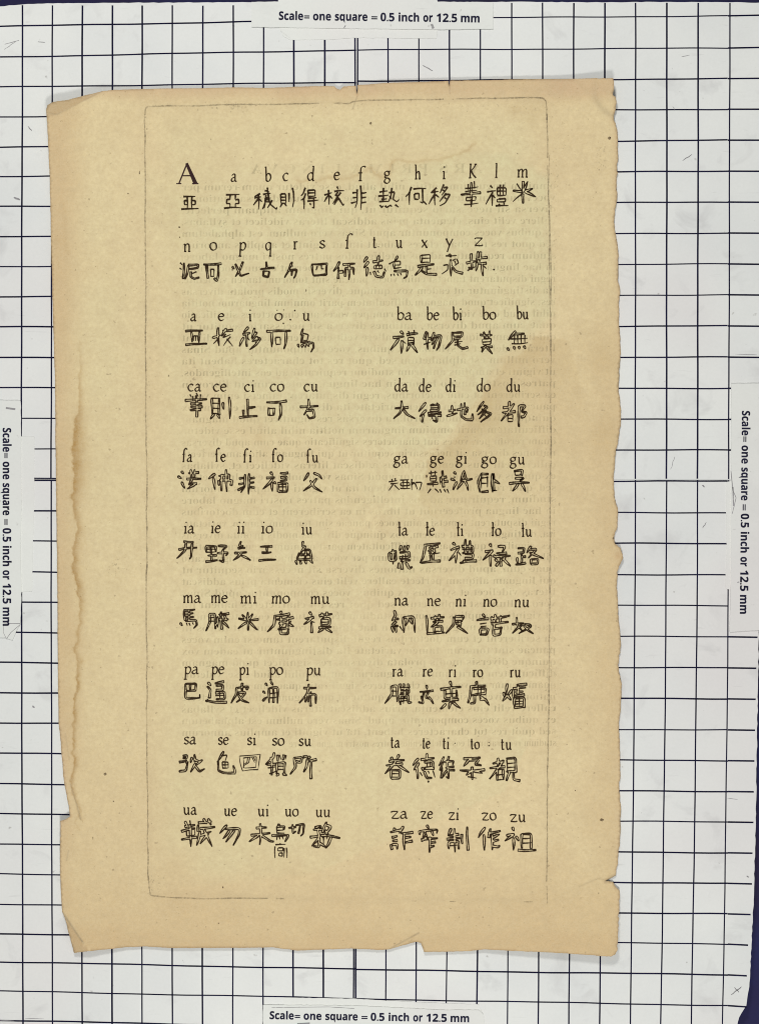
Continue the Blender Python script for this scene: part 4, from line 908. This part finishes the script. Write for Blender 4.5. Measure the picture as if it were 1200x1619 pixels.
e(9, 'ua', 80, 162, 533, ((68, 560, 270, 730), 'o1010 1828;2505 2828;o0045 4035;o1028 4022;o2520 2899;1545 1562 4058 4040;o0075 4565;o5015 9010;o6500 7518;o8000 8822;o5022 5045;o5535 9928;o5545 4595;o5560 9045;o6535 9299;o8055 5590'))
e(9, 'ue', 328, 402, 540, ((300, 600, 428, 720), 'o3500 0040;o2818 9515 9250 6599;o5022 1568;o7222 3085'))
e(9, 'ui', 535, 600, 542, ((482, 590, 630, 718), 'o2820 7018;o0855 8545;o4500 4299;o4055 0085;o4855 8582 9985'))
e(9, 'uo', 700, 780, 543, ((620, 592, 722, 700), 'o4200 3815;o3015 7512 7030;3015 3260;3035 7033;3050 7550;o0065 9960;3072 2890;4570 5085;6070 6885;o9560 9080 7899'), ((722, 590, 820, 665), 'o0035 4525;o2508 2578 4560;o4510 9505 9080 7599;o7010 6078'), ((640, 710, 712, 800), '0010 8808;4000 4510;0020 0099;2030 6530 6550 2050 2030;9530 9999;7530 7595;3065 6065 6085 3085 3065'))
e(9, 'uu', 888, 975, 547, ((855, 580, 1035, 740), 'o1520 3815 2030;o1030 4028;o2528 3058 0590;o0058 3550;o5500 4040;o5010 7018 4060;o5030 6050;o3550 9960;o7055 6085 5099;o2575 5598;o3062 3095 1090;4555 4585;6040 5565'))
e(10, 'ta', 108, 163, 123, ((65, 168, 218, 312), 'o3010 3525;o6000 5022;o2228 8022;o1045 7538;o5025 0580;o5545 9975;o3065 3098;o3065 6565 6298 3098;3080 6080'))
e(10, 'te', 302, 345, 128, ((235, 160, 378, 312), 'o2820 0548;o3038 1065;o2055 2599;o4025 9518;o6500 6530;o5535 9032 9055 5558;6535 6555;7833 7855;o5062 9560;3575 4590;o5572 6598 8598;7070 7580;9068 9995;o4555 5068'))
e(10, 'ti', 427, 463, 130, ((402, 180, 500, 315), 'o3000 0040;o2525 0860;o1848 1595;o6000 5530;o3025 9018 8535;o4050 9045;o5015 6099 4590;o4562 9560;o5060 2095'))
e(10, 'to', 597, 648, 132, ((530, 185, 682, 320), 'o1505 8000;o3510 1540;o3512 7510 6030 8535;o0058 9955;o4842 5099;o4560 2580;o5560 9070;3085 6892'))
e(10, 'tu', 782, 845, 135, ((712, 185, 897, 330), 'o1025 4518;o2802 2540;o0045 5038;o4512 0090;o2550 2595;2595 4592;o4550 4592;2550 4550;2572 4570;o5505 8502 8560;5508 5860;5525 8522;5542 8540;o5560 8560;o6560 5595;o7862 7892 9996'))
e(10, 'za', 113, 212, 557, ((105, 605, 245, 750), 'o2008 1520;o0025 4515;o0848 3042;o1062 3060;o0078 0898;o0878 3075 3095;o5500 3830;o4530 9925;o6028 6099;o6548 8845;o6568 9562'))
e(10, 'ze', 293, 362, 558, ((278, 600, 398, 765), 'o4200 5012;o0520 0535;o0522 9515 9028;o3522 2045;o6520 7538;o4040 1560;o1552 9548;o5542 5599;o5565 8560;o5580 8075;3525 5565'))
e(10, 'zi', 463, 523, 565, ((450, 612, 580, 765), 'o2005 0535;o1032 5528;o0048 6042;o3505 3899;o1058 1085;o1058 5555 5585;1072 5070;o7028 7265;o9500 9990'))
e(10, 'zo', 668, 750, 567, ((643, 612, 778, 752), 'o3000 0045;o2532 2899;o5505 4545;o4525 9915;o6028 6299;o6545 9530;o6562 9055;o6280 8885 9578'))
e(10, 'zu', 840, 930, 577, ((805, 612, 993, 752), 'o2500 3015;o0535 3028;o3030 0060;o2845 2899;o3540 4558;o5530 8528 8590;o5530 5590;5548 8546;5568 8566;o4298 9999'))
#ENDCHARS#
SHOW = {'S': 'long s', 'K': 'k'}
for num, (reg, text, x0, x1, base, chars) in enumerate(T):
    ox, oy = REG[reg]
    f_ = lambda x, y: (ox + x / Zm, oy + y / Zm)
    mk = Marks()
    bx0, by = f_(x0, base); bx1, _ = f_(x1, base)
    if text == 'A':
        L = lambda u, v_: (bx0 + u * (bx1 - bx0), by - v_ * 33.0)
        def bar(a, b2, wa, wb): mk.ribbon([L(*a), L((a[0] + b2[0]) / 2, (a[1] + b2[1]) / 2), L(*b2)], [wa, (wa + wb) / 2, wb])
        bar((.10, .02), (.47, .98), 2.2, 2.2); bar((.45, 1.0), (.86, .02), 4.4, 6.6); bar((.24, .40), (.66, .40), 1.9, 1.9)
        bar((-.02, .02), (.22, .02), 1.6, 1.6); bar((.70, .02), (1.0, .02), 1.9, 1.9)
        part = mk.link('letter', M_ink_big, leaf); part['label'] = 'large printed capital A'
    else:
        xh = (12.0 if len(text) == 1 and reg in (1, 2) else 11.0)
        if text == 'K': xh = 10.8
        draw_latin(mk, text, bx0, bx1, by, xh, 100 + num)
        part = mk.link('letter' if len(text) == 1 else 'syllable', M_ink, leaf)
        part['label'] = 'printed ' + ('letter ' if len(text) == 1 else 'syllable ') + SHOW.get(text, text.lower())
    for j, (bx, data) in enumerate(chars):
        mk = Marks()
        a, b2 = f_(bx[0], bx[1]); c2, d2 = f_(bx[2], bx[3])
        small = (c2 - a) < 21
        draw_char(mk, (a, b2, c2, d2), data, 1000 + num * 5 + j, solid=2.0 if small else (1.5 if text == 'si' else 2.6))
        q = mk.link('character', M_ink, part, INK + 0.00002)
        q['label'] = 'Chinese character printed under ' + SHOW.get(text, text.lower())
# points and commas of the plate
mk = Marks()
for k, (reg, x, y, rad) in enumerate([(2, 815, 702, 1.5), (2, 110, 562, 1.0), (3, 652, 60, .9), (3, 692, 58, .9), (3, 760, 62, 1.4), (3, 733, 117, 1.4), (3, 690, 140, 1.3), (10, 337, 332, 1.9), (10, 707, 92, 1.0), (10, 707, 112, 1.3), (10, 500, 97, .9), (10, 290, 108, .8)]):
    mk.dot(REG[reg][0] + x / Zm, REG[reg][1] + y / Zm, rad, k)
mk.link('printed_points', M_ink, leaf)
# spots, holes and flecks on the paper
for k, (x, y, ra, st) in enumerate([(586, 195, 1.8, 1.2), (963, 218.5, 2.8, .9), (951, 1296.5, 3.4, .7), (167, 1224, 2.6, 1.0), (221, 273, 1.0, 2.8), (284, 359, 1.5, 1), (284.5, 375, 1.2, 1), (674, 753, 2.0, 1.3), (233, 204, 1.1, 1), (147.5, 1325, .8, 3.5), (203, 306, 1.2, 1),
                                    (267, 594, 1.5, 1.0), (969, 851, 1.5, 1.3), (818, 243, .8, 1.8), (909, 1250, .9, 1), (484, 459, .9, 2.6), (334, 220, 1.1, .6), (346, 1460, 1.0, 1.2), (353, 1403, 1.2, 1.4), (726, 1450, .9, 1), (763, 1450, .9, 1), (946, 1412, 1.0, 1), (180, 1267, 1.1, 1.1), (114, 1127, .0, 1)]):
    if ra <= 0: continue
    mk = Marks(); m_ = 10; rr_ = random.Random(k)
    v = [(x, y)] + [(x + ra * rr_.uniform(.7, 1.15) * math.cos(.6283 * q), y + ra * st * rr_.uniform(.7, 1.15) * math.sin(.6283 * q)) for q in range(m_)]
    mk.add(v, [(0, 1 + (q + 1) % m_, 1 + q) for q in range(m_)])
    mk.link('spot', M_spot, leaf, 0.00012)
